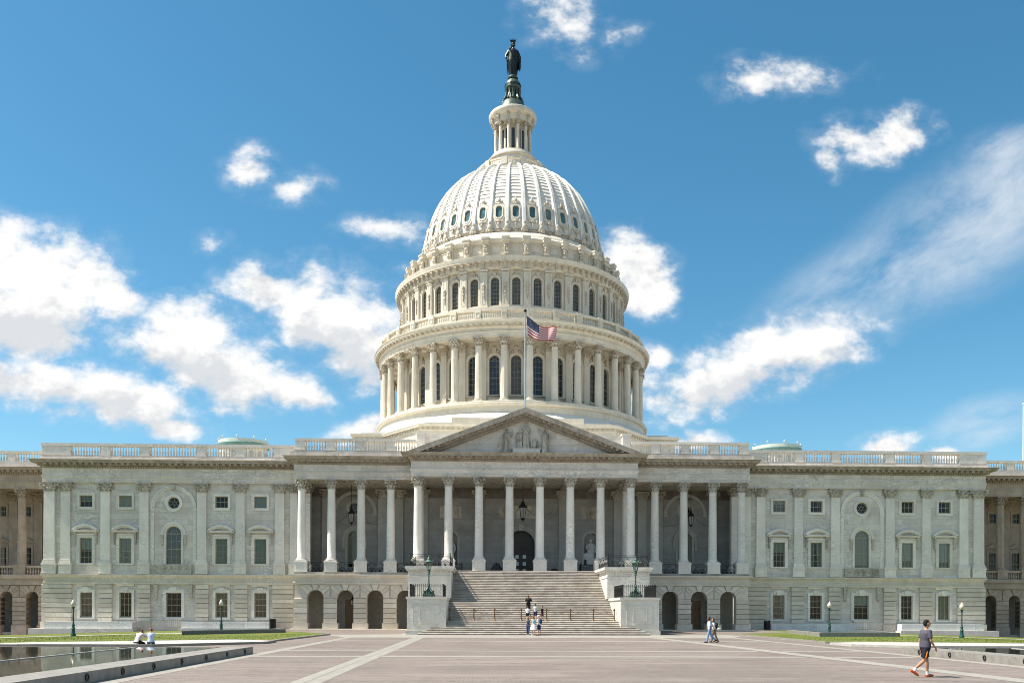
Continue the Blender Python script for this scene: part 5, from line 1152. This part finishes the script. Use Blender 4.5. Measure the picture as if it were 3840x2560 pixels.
for s in (-1, 1):
    nm = 'left' if s < 0 else 'right'
    railing('iron_railing', [(s*7.35, -43.9), (s*7.35, -50.45), (s*11.05, -50.45), (s*11.05, -43.9)], 6.14, 1.1, 'black scrolled iron railing on the upper %s staircase block' % nm, 'scroll', 'scrolled railings on the staircase blocks')
    railing('iron_fence', [(s*7.7, -52), (s*7.7, -56.9), (s*10.5, -56.9), (s*10.5, -52)], 3.22, .95, 'black spiked iron fence around the lamp on the %s staircase block' % nm, 'picket', 'spiked fences around the staircase lamps', 'fence')
    edge = [23.45, 20.33, 17.2, 14.08, 11.0]
    words = ['outermost', 'second', 'third', 'innermost']
    for k, (a, b_) in enumerate(zip(edge, edge[1:])):
        railing('iron_railing', [(s*(a-.7), YS-.1), (s*(b_+.7), YS-.1)], FLOOR, 1.05, '%s black scrolled railing between the column pedestals of the %s porch' % (words[k], nm), 'scroll', 'railings between porch columns')
    railing('iron_fence', [(s*7.95+dx, y_) for dx, y_ in ((-1.3, YB-.2), (-1.3, YB-1.6), (1.3, YB-1.6), (1.3, YB-.2))], FLOOR, 1.15, 'black iron fence in front of the %s niche statue' % nm, 'picket', 'niche fences', 'fence')
# ------------------------------------------------------------------ statues in the porch niches
for s in (-1, 1):
    N_ = empty('niche_statue', (s*7.95, YB+.2, 7.3), 'white marble %s standing in the %s porch niche' % (('robed figure', 'left') if s < 0 else ('helmeted figure with shield', 'right')), 'statue', 'niche statues')
    MB().lathe([(.5, 0), (.5, .14), (.42, .2), (.0, .21)], 16).build('plinth', 'marble_white', N_, (s*7.95, YB+.2, 7.3))
    f = robed(MB(), (0, 0, .2), 2.7, 0, .34, .24, 7, 5+s, [[(-.13, 0, .79), (-.2, -.05, .62), (-.14, -.13, .55)], [(.13, 0, .79), (.2, -.03, .6), (.16, -.1, .45)]])
    f.build('figure', 'marble_white', N_, (s*7.95, YB+.2, 7.3), smooth=True)
    if s > 0:
        MB().ell((-.5, -.25, .95), (.36, .1, .42), 14, 8).build('shield', 'marble_white', N_, (s*7.95, YB+.2, 7.3), smooth=True); MB().ell((0, .02, 2.8), (.2, .22, .2), 10, 7).tube([(0, -.15, 2.9), (0, 0, 3.02), (0, .2, 2.85)], .06, 6).build('helmet', 'marble_white', N_, (s*7.95, YB+.2, 7.3), smooth=True)
# ------------------------------------------------------------------ lamps
def hexring(r, z, n=6, ph=PI/6): return [(r*math.cos(ph+2*PI*i/n), r*math.sin(ph+2*PI*i/n), z) for i in range(n)]
def hexlantern(par, loc, zb, r0, r1, h, metal, pane, k=1.):
    """tapered six-sided glazed lantern: bars, panes, roof, finials"""
    fm = MB(); a, b_ = hexring(r0, zb), hexring(r1, zb+h)
    for p, q in zip(a, b_): fm.tube([p, q], .022*k, 4)
    for ring in (a, b_):
        for p, q in zip(ring, ring[1:]+ring[:1]): fm.tube([p, q], .026*k, 4)
    fm.build('lantern_frame', metal, par, loc)
    for i in range(6):
        j = (i+1) % 6; MB().add([a[i], a[j], b_[j], b_[i]], [(0, 1, 2, 3)]).build('pane', pane, par, loc)
    MB().lathe([(r1*1.2, zb+h), (r1*1.25, zb+h+.05*k), (r1*.7, zb+h+.2*k), (r1*.5, zb+h+.26*k), (r1*.55, zb+h+.33*k), (r1*.25, zb+h+.45*k), (r1*.12, zb+h+.5*k), (.05*k, zb+h+.62*k), (.0, zb+h+.7*k)], 12).build('lantern_roof', metal, par, loc, smooth=True)
for s in (-1, 1):
    loc = (s*9.0, -55.6, 3.22); L_ = empty('staircase_lamp', loc, 'green verdigris lantern post on the %s staircase block' % ('left' if s < 0 else 'right'), 'lamp', 'lamp posts on the staircase blocks')
    MB().box(-.5, .5, -.5, .5, 0, .3).build('pedestal', 'verdigris', L_, loc)
    fm = MB()
    for i in range(4):
        a = PI/4+i*PI/2; c, q = math.cos(a), math.sin(a); fm.tube([(c*r, q*r, z) for r, z in ((.1, .85), (.2, .62), (.42, .45), (.55, .5), (.52, .38), (.45, .34))], [.06, .08, .08, .09, .07, .05], 6)
    fm.build('scroll_foot', 'verdigris', L_, loc, smooth=True)
    MB().lathe([(.26, .3), (.24, .4), (.13, .55), (.11, .8), (.14, .95), (.08, 1.05), (.06, 1.4), (.055, 1.9), (.12, 1.98), (.08, 2.05), (.16, 2.2), (.1, 2.3), (.2, 2.36)], 14).build('post', 'verdigris', L_, loc, smooth=True)
    hexlantern(L_, loc, 2.36, .16, .30, .62, 'verdigris', 'lamp_glass')
    MB().ell((0, 0, 2.6), (.07, .07, .14), 8, 6).build('bulb', 'lamp_globe', L_, loc, smooth=True)
lampspots = [(-36.8, -61, 'leftmost lamp post with green shaft, at the far left lawn'), (-28.7, -49, 'green lamp post behind the dark skylight box on the left lawn'), (28.0, -51, 'green lamp post behind the dark skylight box on the right lawn'), (35.3, -60.5, 'rightmost lamp post with green shaft, on the right lawn path')]
for x, y, lab in lampspots:
    loc = (x, y, gz(x)+.1); L_ = empty('lamp_post', loc, lab, 'lamp post', 'lamp posts on the lawns')
    MB().lathe([(.2, 0), (.2, .12), (.15, .2), (.12, .55), (.15, .62), (.1, .7), (.09, .78), (.12, .86), (.075, .98), (.055, 1.1), (.045, 1.9), (.08, 1.95), (.05, 2.0), (.045, 2.15), (.1, 2.22), (.12, 2.3), (.09, 2.32)], 16).build('post', 'lamp_green', L_, loc, smooth=True)
    MB().tube([(-.22, 0, 2.08), (.22, 0, 2.08)], .02, 6).build('crossbar', 'lamp_green', L_, loc)
    MB().lathe([(.1, 2.32), (.17, 2.42), (.2, 2.55), (.17, 2.7), (.09, 2.78)], 16).build('globe', 'lamp_globe', L_, loc, smooth=True)
    MB().lathe([(.1, 2.77), (.11, 2.8), (.05, 2.86), (.03, 2.92), (0, 2.97)], 10).build('finial', 'lamp_globe', L_, loc, smooth=True)
for x, y, zb, zt, lab in ((0, -37, 11.7, 15.9, 'black hanging lantern over the portico door'), (-18.65, -35.5, 11.35, 15.76, 'black hanging lantern in the left side porch'), (18.65, -35.5, 11.35, 15.76, 'black hanging lantern in the right side porch')):
    loc = (x, y, zb); k = 1.25 if x == 0 else 1.; L_ = empty('hanging_lantern', loc, lab, 'lantern', 'hanging porch lanterns')
    hexlantern(L_, loc, .28*k, .2*k, .31*k, .95*k, 'black_iron', 'lantern_pane', 1.5)
    MB().lathe([(0, 0), (.06, .05), (.05, .12), (.11, .18), (.22*k, .28*k)], 10).build('bottom_finial', 'black_iron', L_, loc, smooth=True)
    MB().tube([(0, 0, 1.7*k), (0, 0, zt-zb)], .03, 6).build('rod', 'black_iron', L_, loc)
    for sg in (-1, 1):
        for dy, e in ((0, 3.2), (1.0, 4.)):
            MB().tube([(sg*(.35+(e-.35)*t), dy*t*2, 1.15*k-1.1*math.sin(PI*t*.93)*.8-.1*t) for t in [q/10 for q in range(11)]], .011, 4).build('stay_chain', 'black_iron', L_, loc)
for x, lab in ((-18.2, 'small black wall lantern hanging in the left arcade doorway'), (18.2, 'small black wall lantern hanging in the right arcade doorway')):
    loc = (x, -37.4, 2.55); L_ = empty('arcade_lantern', loc, lab, 'lantern', 'arcade lanterns'); hexlantern(L_, loc, .1, .14, .22, .5, 'black_iron', 'lamp_globe', .8); MB().tube([(0, 0, 1.1), (0, 0, 2.3)], .02, 5).build('rod', 'black_iron', L_, loc)
# ------------------------------------------------------------------ flagpole and flag
loc = (.02, -40, 22.2); F_ = empty('flagpole', loc, 'white metal flagpole rising behind the pediment peak', 'flagpole')
MB().lathe([(.09, 0), (.08, 5), (.06, 11.1)], 12).build('pole', 'steel', F_, loc, smooth=True); MB().ell((0, 0, 11.25), .17, 10, 8).build('finial', 'bronze', F_, loc, smooth=True)
loc = (.85, -26, 12); 
nx, nz = 44, 26; FL = MB(); Lx = 3.15
def flag_pt(u, v):
    top = -1.35*math.sin(min(u, .62)/.62*PI*.5)**.9*.82-.28*max(0, u-.4); h = 2.02-.35*math.sin(u*PI*.55)-.42*u
    x = .1+Lx*u*(1-.03*v)+.1*v*(1-u); z = top-h*v+.05*math.sin(u*9+v*2)
    y = -.20*math.sin(u*8.2-v*1.3)*(.3+u*.5)-.10*math.sin(u*15+v*3)*u
    return (x, y, z)
for i in range(nx+1):
    for j in range(nz+1): FL.v.append(flag_pt(i/nx, j/nz))
for i in range(nx):
    for j in range(nz):
        FL.f.append((i*(nz+1)+j, (i+1)*(nz+1)+j, (i+1)*(nz+1)+j+1, i*(nz+1)+j+1)); st = j//2
        FL.m.append(2 if (i < nx*.4 and st < 7) else (0 if st % 2 == 0 else 1))
fl_ = FL.build('flag', ['flag_red', 'flag_white', 'flag_blue'], None, (.1, -40, 32.95), smooth=True, angle=180)
tag(fl_, 'red, white and blue striped flag with stars flying from the pole', 'flag')
sm = MB()
for r in range(9):
    for c in range(6 if r % 2 == 0 else 5):
        uu = .4*((c+.5)/6 if r % 2 == 0 else (c+1)/6); vv = (7/13)*(r+.6)/9.2; du = .4/6*.28; dv = 7/13/9*.34
        for off in (-.012, .012):
            ring = []
            for q in range(10):
                a = PI/2+q*PI/5; k = 1 if q % 2 == 0 else .42; p = flag_pt(uu+du*k*math.cos(a), vv-dv*k*math.sin(a)); ring.append((p[0], p[1]+off, p[2]))
            sm.add(ring, [tuple(range(10))])
sm.build('stars', 'flag_white', fl_, (.1, -40, 32.95), kind='stuff')
L_ = empty('flagpole', (59.45, -30.2, 19.8), 'thin white flagpole at the far right picture edge above the tan wing', 'flagpole')
MB().lathe([(.07, 0), (.06, 4), (.05, 6.8)], 10).build('pole', 'flag_white', L_, (59.45, -30.2, 19.8), smooth=True); MB().ell((0, 0, 6.9), .12, 8, 6).build('finial', 'flag_white', L_, (59.45, -30.2, 19.8))
# ------------------------------------------------------------------ rope posts across the stairs
zl = 7*RS
sx_ = [-7.2, -5.1, -3.28, -.95, 1.28, 3.38, 5.4, 7.25]; ord_ = ['first', 'second', 'third', 'fourth', 'fifth', 'sixth', 'seventh', 'eighth']
for i, x in enumerate(sx_):
    loc = (x, -54.9, zl); L_ = empty('rope_post', loc, '%s brown metal post from the left across the stair landing' % ord_[i], 'post', 'brown posts across the stairs')
    MB().lathe([(.15, 0), (.15, .04), (.07, .12), (.055, .2), (.045, .9)], 12).build('shaft', 'brass_brown', L_, loc, smooth=True); MB().lathe([(.05, .9), (.1, .93), (.1, .97), (.06, 1.0), (.05, 1.06), (0, 1.1)], 12).build('cap', 'brass_brown', L_, loc, smooth=True)
    if i < 7 and i != 3:
        d = sx_[i+1]-x; MB().tube([(d*t, 0, .88-.42*math.sin(PI*t)*.6) for t in [q/12 for q in range(13)]], .012, 4).build('chain', 'brass_brown', L_, loc)
# ------------------------------------------------------------------ marble benches along the wings, bins, covered equipment
for s in (-1, 1):
    nm = 'left' if s < 0 else 'right'
    for a, b_, base, lab in ((41.4, 50.6, (41.2, 52.1), 'outer'), (27.0, 36.3, (26.9, 36.5), 'inner')):
        p0, p1 = min(s*a, s*b_), max(s*a, s*b_); q0, q1 = min(s*base[0], s*base[1]), max(s*base[0], s*base[1]); c = (p0+p1)/2
        B_ = empty('marble_bench', (c, -37, -.3), '%s white veined marble bench wall along the %s wing' % (lab, nm), 'bench', 'marble bench walls'); n = 4
        for k in range(n): MB().box(p0+(p1-p0)*k/n+.004, p0+(p1-p0)*(k+1)/n-.004, -37.5, YW-.3, .06, .78).build('marble_slab', 'marble_white', B_)
        MB().box(q0, q1, -37.75, YW-.25, -1.2, .05).build('base', 'block_stone', B_)
for x, lab in ((-26.5, 'dark slatted litter bin beside the left marble bench'), (26.35, 'dark slatted litter bin beside the right marble bench')):
    loc = (x, -38.1, .1); B_ = empty('litter_bin', loc, lab, 'bin', 'litter bins')
    for k in range(22):
        a = 2*PI*k/22; place('slat', cached('slat', lambda: MB().box(-.03, .03, -.015, .015, 0, .95), 'slat', 'black_iron'), B_, (x+.33*math.sin(a), -38.1-.33*math.cos(a), .15), rz=a)
    MB().lathe([(.27, .05), (.27, .85)], 16).build('liner', 'black_iron', B_, loc); MB().arch(0, 0, .2, .36, -.04, .04, 0, 2*PI, 20, closed=True).xf(Matrix.Rotation(PI/2, 4, 'X')).build('rim', 'black_iron', B_, (x, -38.1, 1.1))
for x, w, h, lab in ((-2.9, .62, .95, 'black covered bundle on the porch floor left of the portico door'), (3.1, .55, .38, 'low black bundle on the porch floor right of the portico door')):
    mb = MB(); secs = [(0, 1.), (.12, 1.03), (.4, .82), (.7, .62), (.92, .35), (1., .05)]; n = 18
    for t, a in secs: mb.v += [(w*a*(1+.08*math.sin(q*5/n*2*PI+t*4))*math.cos(2*PI*q/n), w*.7*a*math.sin(2*PI*q/n), t*h) for q in range(n)]
    for j in range(5):
        for q in range(n): mb.f.append((j*n+q, j*n+(q+1) % n, (j+1)*n+(q+1) % n, (j+1)*n+q)); mb.m.append(0)
    tag(mb.build('covered_bundle', 'black_iron', None, (x, -41.2, FLOOR), smooth=True), lab, 'bundle')
# ------------------------------------------------------------------ people
for nm, c in (('skin_tan', (.42, .22, .135)), ('skin_light', (.58, .36, .26)), ('skin_dark', (.13, .07, .045)), ('hair_black', (.012, .010, .009)), ('hair_brown', (.09, .045, .02)), ('hair_red', (.26, .09, .035)), ('hair_grey', (.40, .38, .35)), ('cloth_grey', (.075, .07, .092)), ('cloth_black', (.012, .013, .016)), ('cloth_navy', (.02, .028, .075)), ('cloth_white', (.72, .73, .76)), ('cloth_sky', (.50, .58, .70)), ('cloth_jeans', (.16, .28, .46)), ('cloth_dark_jeans', (.03, .05, .10)), ('cloth_khaki', (.16, .135, .10)), ('cloth_mint', (.36, .46, .44)), ('cloth_heather', (.46, .48, .48)), ('cloth_lilac', (.52, .46, .50)), ('cloth_orange', (.75, .22, .02)), ('cloth_maroon', (.13, .03, .035)), ('shoe_orange', (.50, .10, .03)), ('shoe_white', (.75, .74, .70)), ('shoe_brown', (.05, .03, .02)), ('cream_canvas', (.55, .52, .42))): plain(nm, c, .8, 0, .12, 14, .25)
PENDING = []
def fuse(name, mb, mat, parent, voxel=.02, root=None):
    """closed pieces fused into one continuous skin"""
    me = mb.mesh(name+'_raw', mat); o = bpy.data.objects.new(name+'_raw', me); COL.objects.link(o)
    m_ = o.modifiers.new('r', 'REMESH'); m_.mode = 'VOXEL'; m_.voxel_size = voxel
    s_ = o.modifiers.new('s', 'SMOOTH'); s_.iterations = 4; s_.factor = .5
    PENDING.append((o, name, mat, parent, root))
def loft(mb, rings, n=14):
    k = len(rings)
    vs = [(c[0]+rx*math.cos(2*PI*i/n), c[1]+ry*math.sin(2*PI*i/n), c[2]) for c, rx, ry in rings for i in range(n)]
    fs = [(j*n+i, j*n+(i+1) % n, (j+1)*n+(i+1) % n, (j+1)*n+i) for j in range(k-1) for i in range(n)]+[tuple(range(n))[::-1], tuple((k-1)*n+i for i in range(n))]
    return mb.add(vs, fs)
def person(lab, loc, rz, H, skin, hair, top, bottom, shoe, legs, arms, lean=4., bottom_len=1., sleeve=.5, seat=False, skirt=False, longhair=False, female=False, head_turn=0., head_down=0., socks=None, stripe=None, hat=False, build=1., voxel=.02, group='visitors'):
    """forward is +x, left is +y; legs (thigh swing, knee bend, foot pitch) and arms (swing, spread, elbow) as (left, right)"""
    k = H/1.75; sl_, cl_ = math.sin(rad(lean)), math.cos(rad(lean))
    hipz = .93; J = {}
    for i, sg in ((0, 1), (1, -1)):
        t, kb, fp = legs[i]; a = rad(t); b_ = rad(t-kb); sp = .09
        hip = Vector((0, sg*sp, 0)); knee = hip+Vector((math.sin(a), sg*.02 if not seat else sg*.12, -math.cos(a)))*.43; ank = knee+Vector((math.sin(b_), 0 if not seat else -sg*.2, -math.cos(b_)))*.42
        f = rad(fp); toe = ank+Vector((math.cos(f)*.17, sg*.02, -math.sin(f)*.17-.035)); heel = ank+Vector((-math.cos(f)*.05-math.sin(f)*.06, 0, math.sin(f)*.05-.06*math.cos(f)))
        J[i] = (hip, knee, ank, toe, heel)
    low = min(min(J[i][3].z-.028, J[i][4].z-.02, J[i][2].z-.07) for i in (0, 1))
    if seat: low = -.13
    for i in (0, 1): J[i] = tuple(p-Vector((0, 0, low)) for p in J[i])
    P0 = Vector((0, 0, -low)); up = lambda d, f=0., s_=0.: P0+Vector((sl_*d+cl_*f, s_, cl_*d-sl_*f))
    sw = (.185 if not female else .16)*build
    A = {}
    for i, sg in ((0, 1), (1, -1)):
        s1, s2, eb = arms[i]; sh = up(.48, 0, sg*sw); a = rad(s1); sp = rad(s2)
        d1 = Vector((math.sin(a)*math.cos(sp), sg*math.sin(sp), -math.cos(a)*math.cos(sp))); el = sh+d1*.29; a2 = rad(s1+eb); d2 = Vector((math.sin(a2), -sg*.25*math.sin(rad(eb)), -math.cos(a2))).normalized(); wr = el+d2*.25
        A[i] = (sh, el, wr, d2)
    hd = up(.72, .02+.09*math.sin(rad(head_down)), 0)+Vector((0, 0, -.02*head_down/20)); ht = Matrix.Rotation(rad(head_turn), 4, 'Z')
    body = MB(); bf = build
    loft(body, [(up(-.06), .10*bf, .14*bf), (up(.05), .105*bf, .155*bf), (up(.18), .10*bf, .135*bf), (up(.32), .115*bf, .155*bf), (up(.43), .11*bf, .165*bf), (up(.5), .075, .12), (up(.54), .055, .06)])
    body.tube([up(.5), up(.58, .01), hd+Vector((-.01, 0, -.06))], [.062, .055, .055], 10)
    body.ell(hd, (.098, .077, .118), 14, 10).ell(hd+ht @ Vector((.05, 0, -.06)), (.052, .05, .055), 8, 6).ell(hd+ht @ Vector((.105, 0, -.012)), (.02, .016, .026), 6, 5)
    for sg in (-1, 1): body.ell(hd+ht @ Vector((-.005, sg*.08, -.01)), (.02, .014, .032), 6, 5)
    for i in (0, 1):
        hip, knee, ank, toe, heel = J[i]
        body.tube([hip+Vector((0, 0, .04)), hip.lerp(knee, .4), knee, knee.lerp(ank, .3), knee.lerp(ank, .8), ank], [.098, .082, .057, .06, .04, .038], 10)
        body.tube([heel, ank+(toe-ank)*.35+Vector((0, 0, -.02)), toe], [.035, .042, .03], 8)
        sh, el, wr, d2 = A[i]
        body.tube([up(.47, 0, (1, -1)[i]*sw*.55), sh, sh.lerp(el, .5), el, el.lerp(wr, .35), wr], [.06, .055, .045, .036, .036, .026], 9)
        side = Vector((0, 1 if i == 0 else -1, 0)); fw = d2.cross(side).normalized(); pc = wr+d2*.055
        body.ell(pc, (.033, .026, .045), 8, 6)
        for q in range(4):
            b0 = wr+d2*.08+fw*(.026-.017*q); ln = (.062, .07, .066, .05)[q]; body.tube([b0, b0+d2*ln*.5-side*.006, b0+d2*ln-side*.02], [.010, .009, .008], 5)
        body.tube([wr+d2*.03+fw*.025, wr+d2*.065+fw*.048, wr+d2*.1+fw*.045], [.012, .011, .009], 5)
    O_ = empty('person', loc, lab, 'person', group, rz=rz); O_.scale = (k, k, k)
    fuse('body', body, skin, O_, voxel)
    # clothes
    g_ = .016; sh_ = MB()
    hem = .0 if not skirt else .1
    loft(sh_, [(up(hem-.02), .115*bf+g_, .165*bf+g_), (up(.06+hem), .112*bf+g_, .16*bf+g_), (up(.2), .105*bf+g_, .14*bf+g_), (up(.32), .118*bf+g_, .157*bf+g_), (up(.43), .112*bf+g_, .168*bf+g_), (up(.505), .08+g_*.6, .13+g_*.5), (up(.525), .06, .075)])
    for i in (0, 1):
        sh, el, wr, d2 = A[i]; pts = [up(.47, 0, (1, -1)[i]*sw*.55), sh]
        rr = [.065, .066]
        if sleeve > .05:
            pts += [sh.lerp(el, min(1, sleeve)*.5), sh.lerp(el, min(1, sleeve))]; rr += [.064, .062]
            if sleeve > 1: pts += [el.lerp(wr, sleeve-1)]; rr[-1] = .05; rr += [.042]
        sh_.tube(pts, rr, 9)
    fuse('shirt', sh_, top, O_, voxel)
    bt_ = MB()
    if skirt:
        n = 22; rings = [(up(.12), .105, .135), (up(.05), .14, .165), (P0+Vector((0, 0, -.12)), .20, .225), (P0+Vector((0, 0, -.30)), .26, .29), (P0+Vector((0, 0, -.42)), .29, .33)]
        loft(bt_, rings, n); bt_.v = [(x*(1+.05*math.sin(9*math.atan2(y, x))*(1 if z < P0.z-.2 else 0)), y*(1+.05*math.sin(9*math.atan2(y, x))*(1 if z < P0.z-.2 else 0)), z) for x, y, z in bt_.v]
        bt_.build('skirt', bottom, O_, local=True, smooth=True)
    else:
        loft(bt_, [(up(-.1), .11*bf, .155*bf), (up(-.02), .115*bf+g_*.6, .165*bf+g_*.6), (up(.06), .11*bf+g_*.6, .158*bf+g_*.6)])
        for i in (0, 1):
            hip, knee, ank, toe, heel = J[i]
            if bottom_len >= .99: pts, rr = [hip+Vector((0, 0, .05)), hip.lerp(knee, .5), knee, knee.lerp(ank, .5), ank+Vector((0, 0, .01))], [.108, .096, .076, .07, .062]
            else: pts, rr = [hip+Vector((0, 0, .05)), hip.lerp(knee, bottom_len*.5), hip.lerp(knee, bottom_len)], [.112, .108, .108]
            bt_.tube(pts, rr, 10)
        fuse('trousers' if bottom_len >= .99 else 'shorts', bt_, bottom, O_, voxel)
        if stripe:
            for i, sg in ((0, 1), (1, -1)):
                hip, knee = J[i][:2]; e = hip.lerp(knee, bottom_len)
                MB().tube([hip+Vector((.0, sg*.075, .06)), hip.lerp(e, .5)+Vector((.0, sg*.085, 0)), e+Vector((.0, sg*.09, .01))], [.016, .026, .024], 8).build('shorts_stripe', stripe, O_, local=True, smooth=True)
    for i in (0, 1):
        hip, knee, ank, toe, heel = J[i]
        so = MB().tube([heel+Vector((-.012, 0, 0)), heel.lerp(toe, .35)+Vector((0, 0, .012)), heel.lerp(toe, .7), toe+(toe-ank)*.12], [.045, .05, .046, .032], 9).ell(ank+Vector((0, 0, -.03)), (.05, .045, .05), 8, 6)
        so.build('shoe', shoe, O_, local=True, smooth=True)
        if socks: MB().tube([ank+Vector((0, 0, -.02)), ank.lerp(knee, .2)], [.045, .047], 9).build('sock', socks, O_, local=True, smooth=True)
    hr = MB().ell(hd+ht @ Vector((-.024, 0, .034)), (.094, .081, .092), 14, 10)
    hr.v = [p for p in hr.v]
    if longhair: hr.ell(hd+Vector((-.05, 0, -.06)), (.07, .085, .16), 10, 8)
    hb = MB(); fuse('hair', hr.ell(hd+ht @ Vector((-.06, 0, -.01)), (.06, .078, .09), 10, 8), hair, O_, voxel*.8)
    if hat: MB().lathe([(.0, .13), (.08, .12), (.105, .05), (.16, .04), (.165, .03), (.1, .035)], 16).xf(Matrix.Translation(hd)).build('hat', hat, O_, local=True, smooth=True)
    return O_, dict(chest=up(.33), back=up(.3, -.16))
def backpack(lab, per, info, mat):
    O_, d = per; M_ = Matrix.Translation(O_.location) @ Matrix.Rotation(O_.rotation_euler[2], 4, 'Z') @ Matrix.Scale(O_.scale[0], 4)
    c = M_ @ d['back']; B_ = empty('backpack', tuple(c), lab, 'backpack', 'backpacks', rz=O_.rotation_euler[2])
    MB().ell((-.02, 0, 0), (.11, .16, .22), 12, 9).ell((-.09, 0, -.06), (.06, .12, .12), 10, 7).build('bag', mat, B_, local=True, smooth=True)
    for sg in (-1, 1): MB().tube([(.05, sg*.1, .17), (.16, sg*.11, .2), (.26, sg*.1, .1), (.24, sg*.11, -.08), (.08, sg*.12, -.16)], .016, 5).build('strap', mat, B_, local=True)
walk = ((13, 10, 0), (-13, 35, 42)); stand = ((3, 4, 0), (-3, 3, 0)); rest = ((4, 6, 12), (-3, 7, 12))
man = person('man in grey T-shirt, black shorts and orange shoes striding right across the plaza', (8.95, -105.9, 0), .0, 1.73, 'skin_tan', 'hair_black', 'cloth_grey', 'cloth_black', 'shoe_orange', ((13, 10, 0), (-13, 35, 42)), ((-14, 6, 18), (3, 8, 32)), 3, .78, .75, socks='cloth_white', stripe='cloth_orange', build=1.22, voxel=.014, group='people walking on the plaza')
p = person('man in pale blue shirt and light jeans walking left near the arcade', (10.15, -76.2, 0), PI*.97, 1.68, 'skin_dark', 'hair_black', 'cloth_sky', 'cloth_jeans', 'shoe_brown', ((16, 6, -6), (-14, 32, 35)), ((-8, 6, 12), (10, 6, 14)), 3, 1., .95, group='people walking on the plaza')
p = person('woman in khaki trousers with black backpack walking beside the man in jeans', (10.6, -75.6, 0), PI*.97, 1.55, 'skin_tan', 'hair_black', 'cloth_white', 'cloth_khaki', 'shoe_brown', ((-12, 12, 22), (14, 6, 0)), ((6, 6, 18), (-6, 6, 20)), 5, 1., .5, female=True, longhair=True, group='people walking on the plaza')
backpack('black backpack on the back of the woman in khaki trousers', p, None, 'cloth_black')
hb = MB().ell((0, 0, 0), (.14, .06, .12), 10, 8).tube([(-.1, 0, .08), (-.04, 0, .3), (.04, 0, .3), (.1, 0, .08)], .012, 5).build('handbag', 'cream_canvas', None, (10.88, -75.75, .86), smooth=True); tag(hb, 'cream canvas handbag carried by the woman in khaki trousers', 'bag')
zl2 = step_z(-53.5)
person('officer in black uniform standing on the stairs facing the plaza', (-.22, -53.05, step_z(-53.05)), -PI/2+.1, 1.78, 'skin_dark', 'hair_black', 'cloth_black', 'cloth_black', 'cloth_black', stand, ((24, 14, 70), (18, 12, 78)), 0, 1., .8, build=1.15, group='group on the stairs')
person('boy in white T-shirt and black shorts seen from behind below the officer', (-.38, -54.6, step_z(-54.6)), PI/2-.1, 1.27, 'skin_light', 'hair_brown', 'cloth_white', 'cloth_black', 'shoe_white', stand, ((2, 10, 18), (-2, 10, 14)), 2, .8, .85, group='group on the stairs')
person('boy in grey T-shirt and navy shorts seen from behind right of the officer', (.3, -54.6, step_z(-54.6)), PI/2-.2, 1.5, 'skin_light', 'hair_brown', 'cloth_heather', 'cloth_navy', 'shoe_white', ((6, 8, 0), (-5, 3, 0)), ((2, 12, 12), (-4, 8, 30)), 2, .9, .7, group='group on the stairs')
person('child in dark T-shirt and maroon shorts standing alone on the stair landing', (.92, -54.6, step_z(-54.6)), PI*.8, 1.3, 'skin_tan', 'hair_brown', 'cloth_black', 'cloth_maroon', 'shoe_brown', stand, ((6, 8, 10), (3, 8, 14)), 1, .85, .8, group='group on the stairs')
person('adult in dark jeans and dark vest at the stair foot behind the white dress', (-.55, -58.75, 0), PI*.3, 1.52, 'skin_light', 'hair_red', 'cloth_dark_jeans', 'cloth_dark_jeans', 'shoe_white', stand, ((5, 8, 20), (8, 6, 40)), 2, 1., .3, female=True, longhair=True, group='group on the stairs')
person('red-haired woman in white skirt at the foot of the stairs', (-.12, -59.2, 0), PI*.55, 1.62, 'skin_light', 'hair_red', 'cloth_mint', 'cloth_white', 'shoe_white', ((8, 6, 0), (-6, 4, 0)), ((10, 10, 30), (14, 10, 60)), 3, 1., .15, skirt=True, longhair=True, female=True, group='group on the stairs')
p = person('grey-haired man in pale shirt and navy shorts at the stair foot with backpack', (.36, -58.8, 0), PI*.86, 1.66, 'skin_light', 'hair_grey', 'cloth_white', 'cloth_navy', 'shoe_brown', ((6, 6, 0), (-6, 6, 0)), ((5, 8, 22), (0, 8, 28)), 5, .95, .75, build=1.08, group='group on the stairs')
backpack('dark teal backpack on the grey-haired man at the stair foot', p, None, 'cloth_dark_jeans')
sit = ((82, 120, 0), (78, 115, 0))
ys_ = -84.05
person('seated person in lilac shirt leaning forward at the pool terrace edge', (-22.95, ys_, .13), PI*.38, 1.75, 'skin_light', 'hair_brown', 'cloth_lilac', 'cloth_black', 'shoe_brown', sit, ((50, 8, 30), (60, 6, 20)), 32, 1., .9, seat=True, longhair=True, head_down=35, head_turn=-20, group='pair seated by the pool')
person('seated red-haired person in pale blue shirt at the pool terrace edge', (-22.2, ys_, .13), PI*.6, 1.68, 'skin_light', 'hair_red', 'cloth_sky', 'cloth_dark_jeans', 'shoe_brown', sit, ((55, 20, 50), (50, 8, 40)), 14, 1., .7, seat=True, longhair=True, female=True, head_down=30, head_turn=20, group='pair seated by the pool')
bpy.context.view_layer.update(); dg = bpy.context.evaluated_depsgraph_get()
done = []
for o, name, mat, parent, root in PENDING:
    me = bpy.data.meshes.new_from_object(o.evaluated_get(dg)); me.name = name; me.materials.clear(); me.materials.append(MATS[mat])
    me.polygons.foreach_set('use_smooth', [True]*len(me.polygons)); done.append((me, name, parent))
for o, *_ in PENDING: bpy.data.objects.remove(o)
for me, name, parent in done: place(name, me, parent, (0, 0, 0), local=True)
bpy.context.view_layer.update()
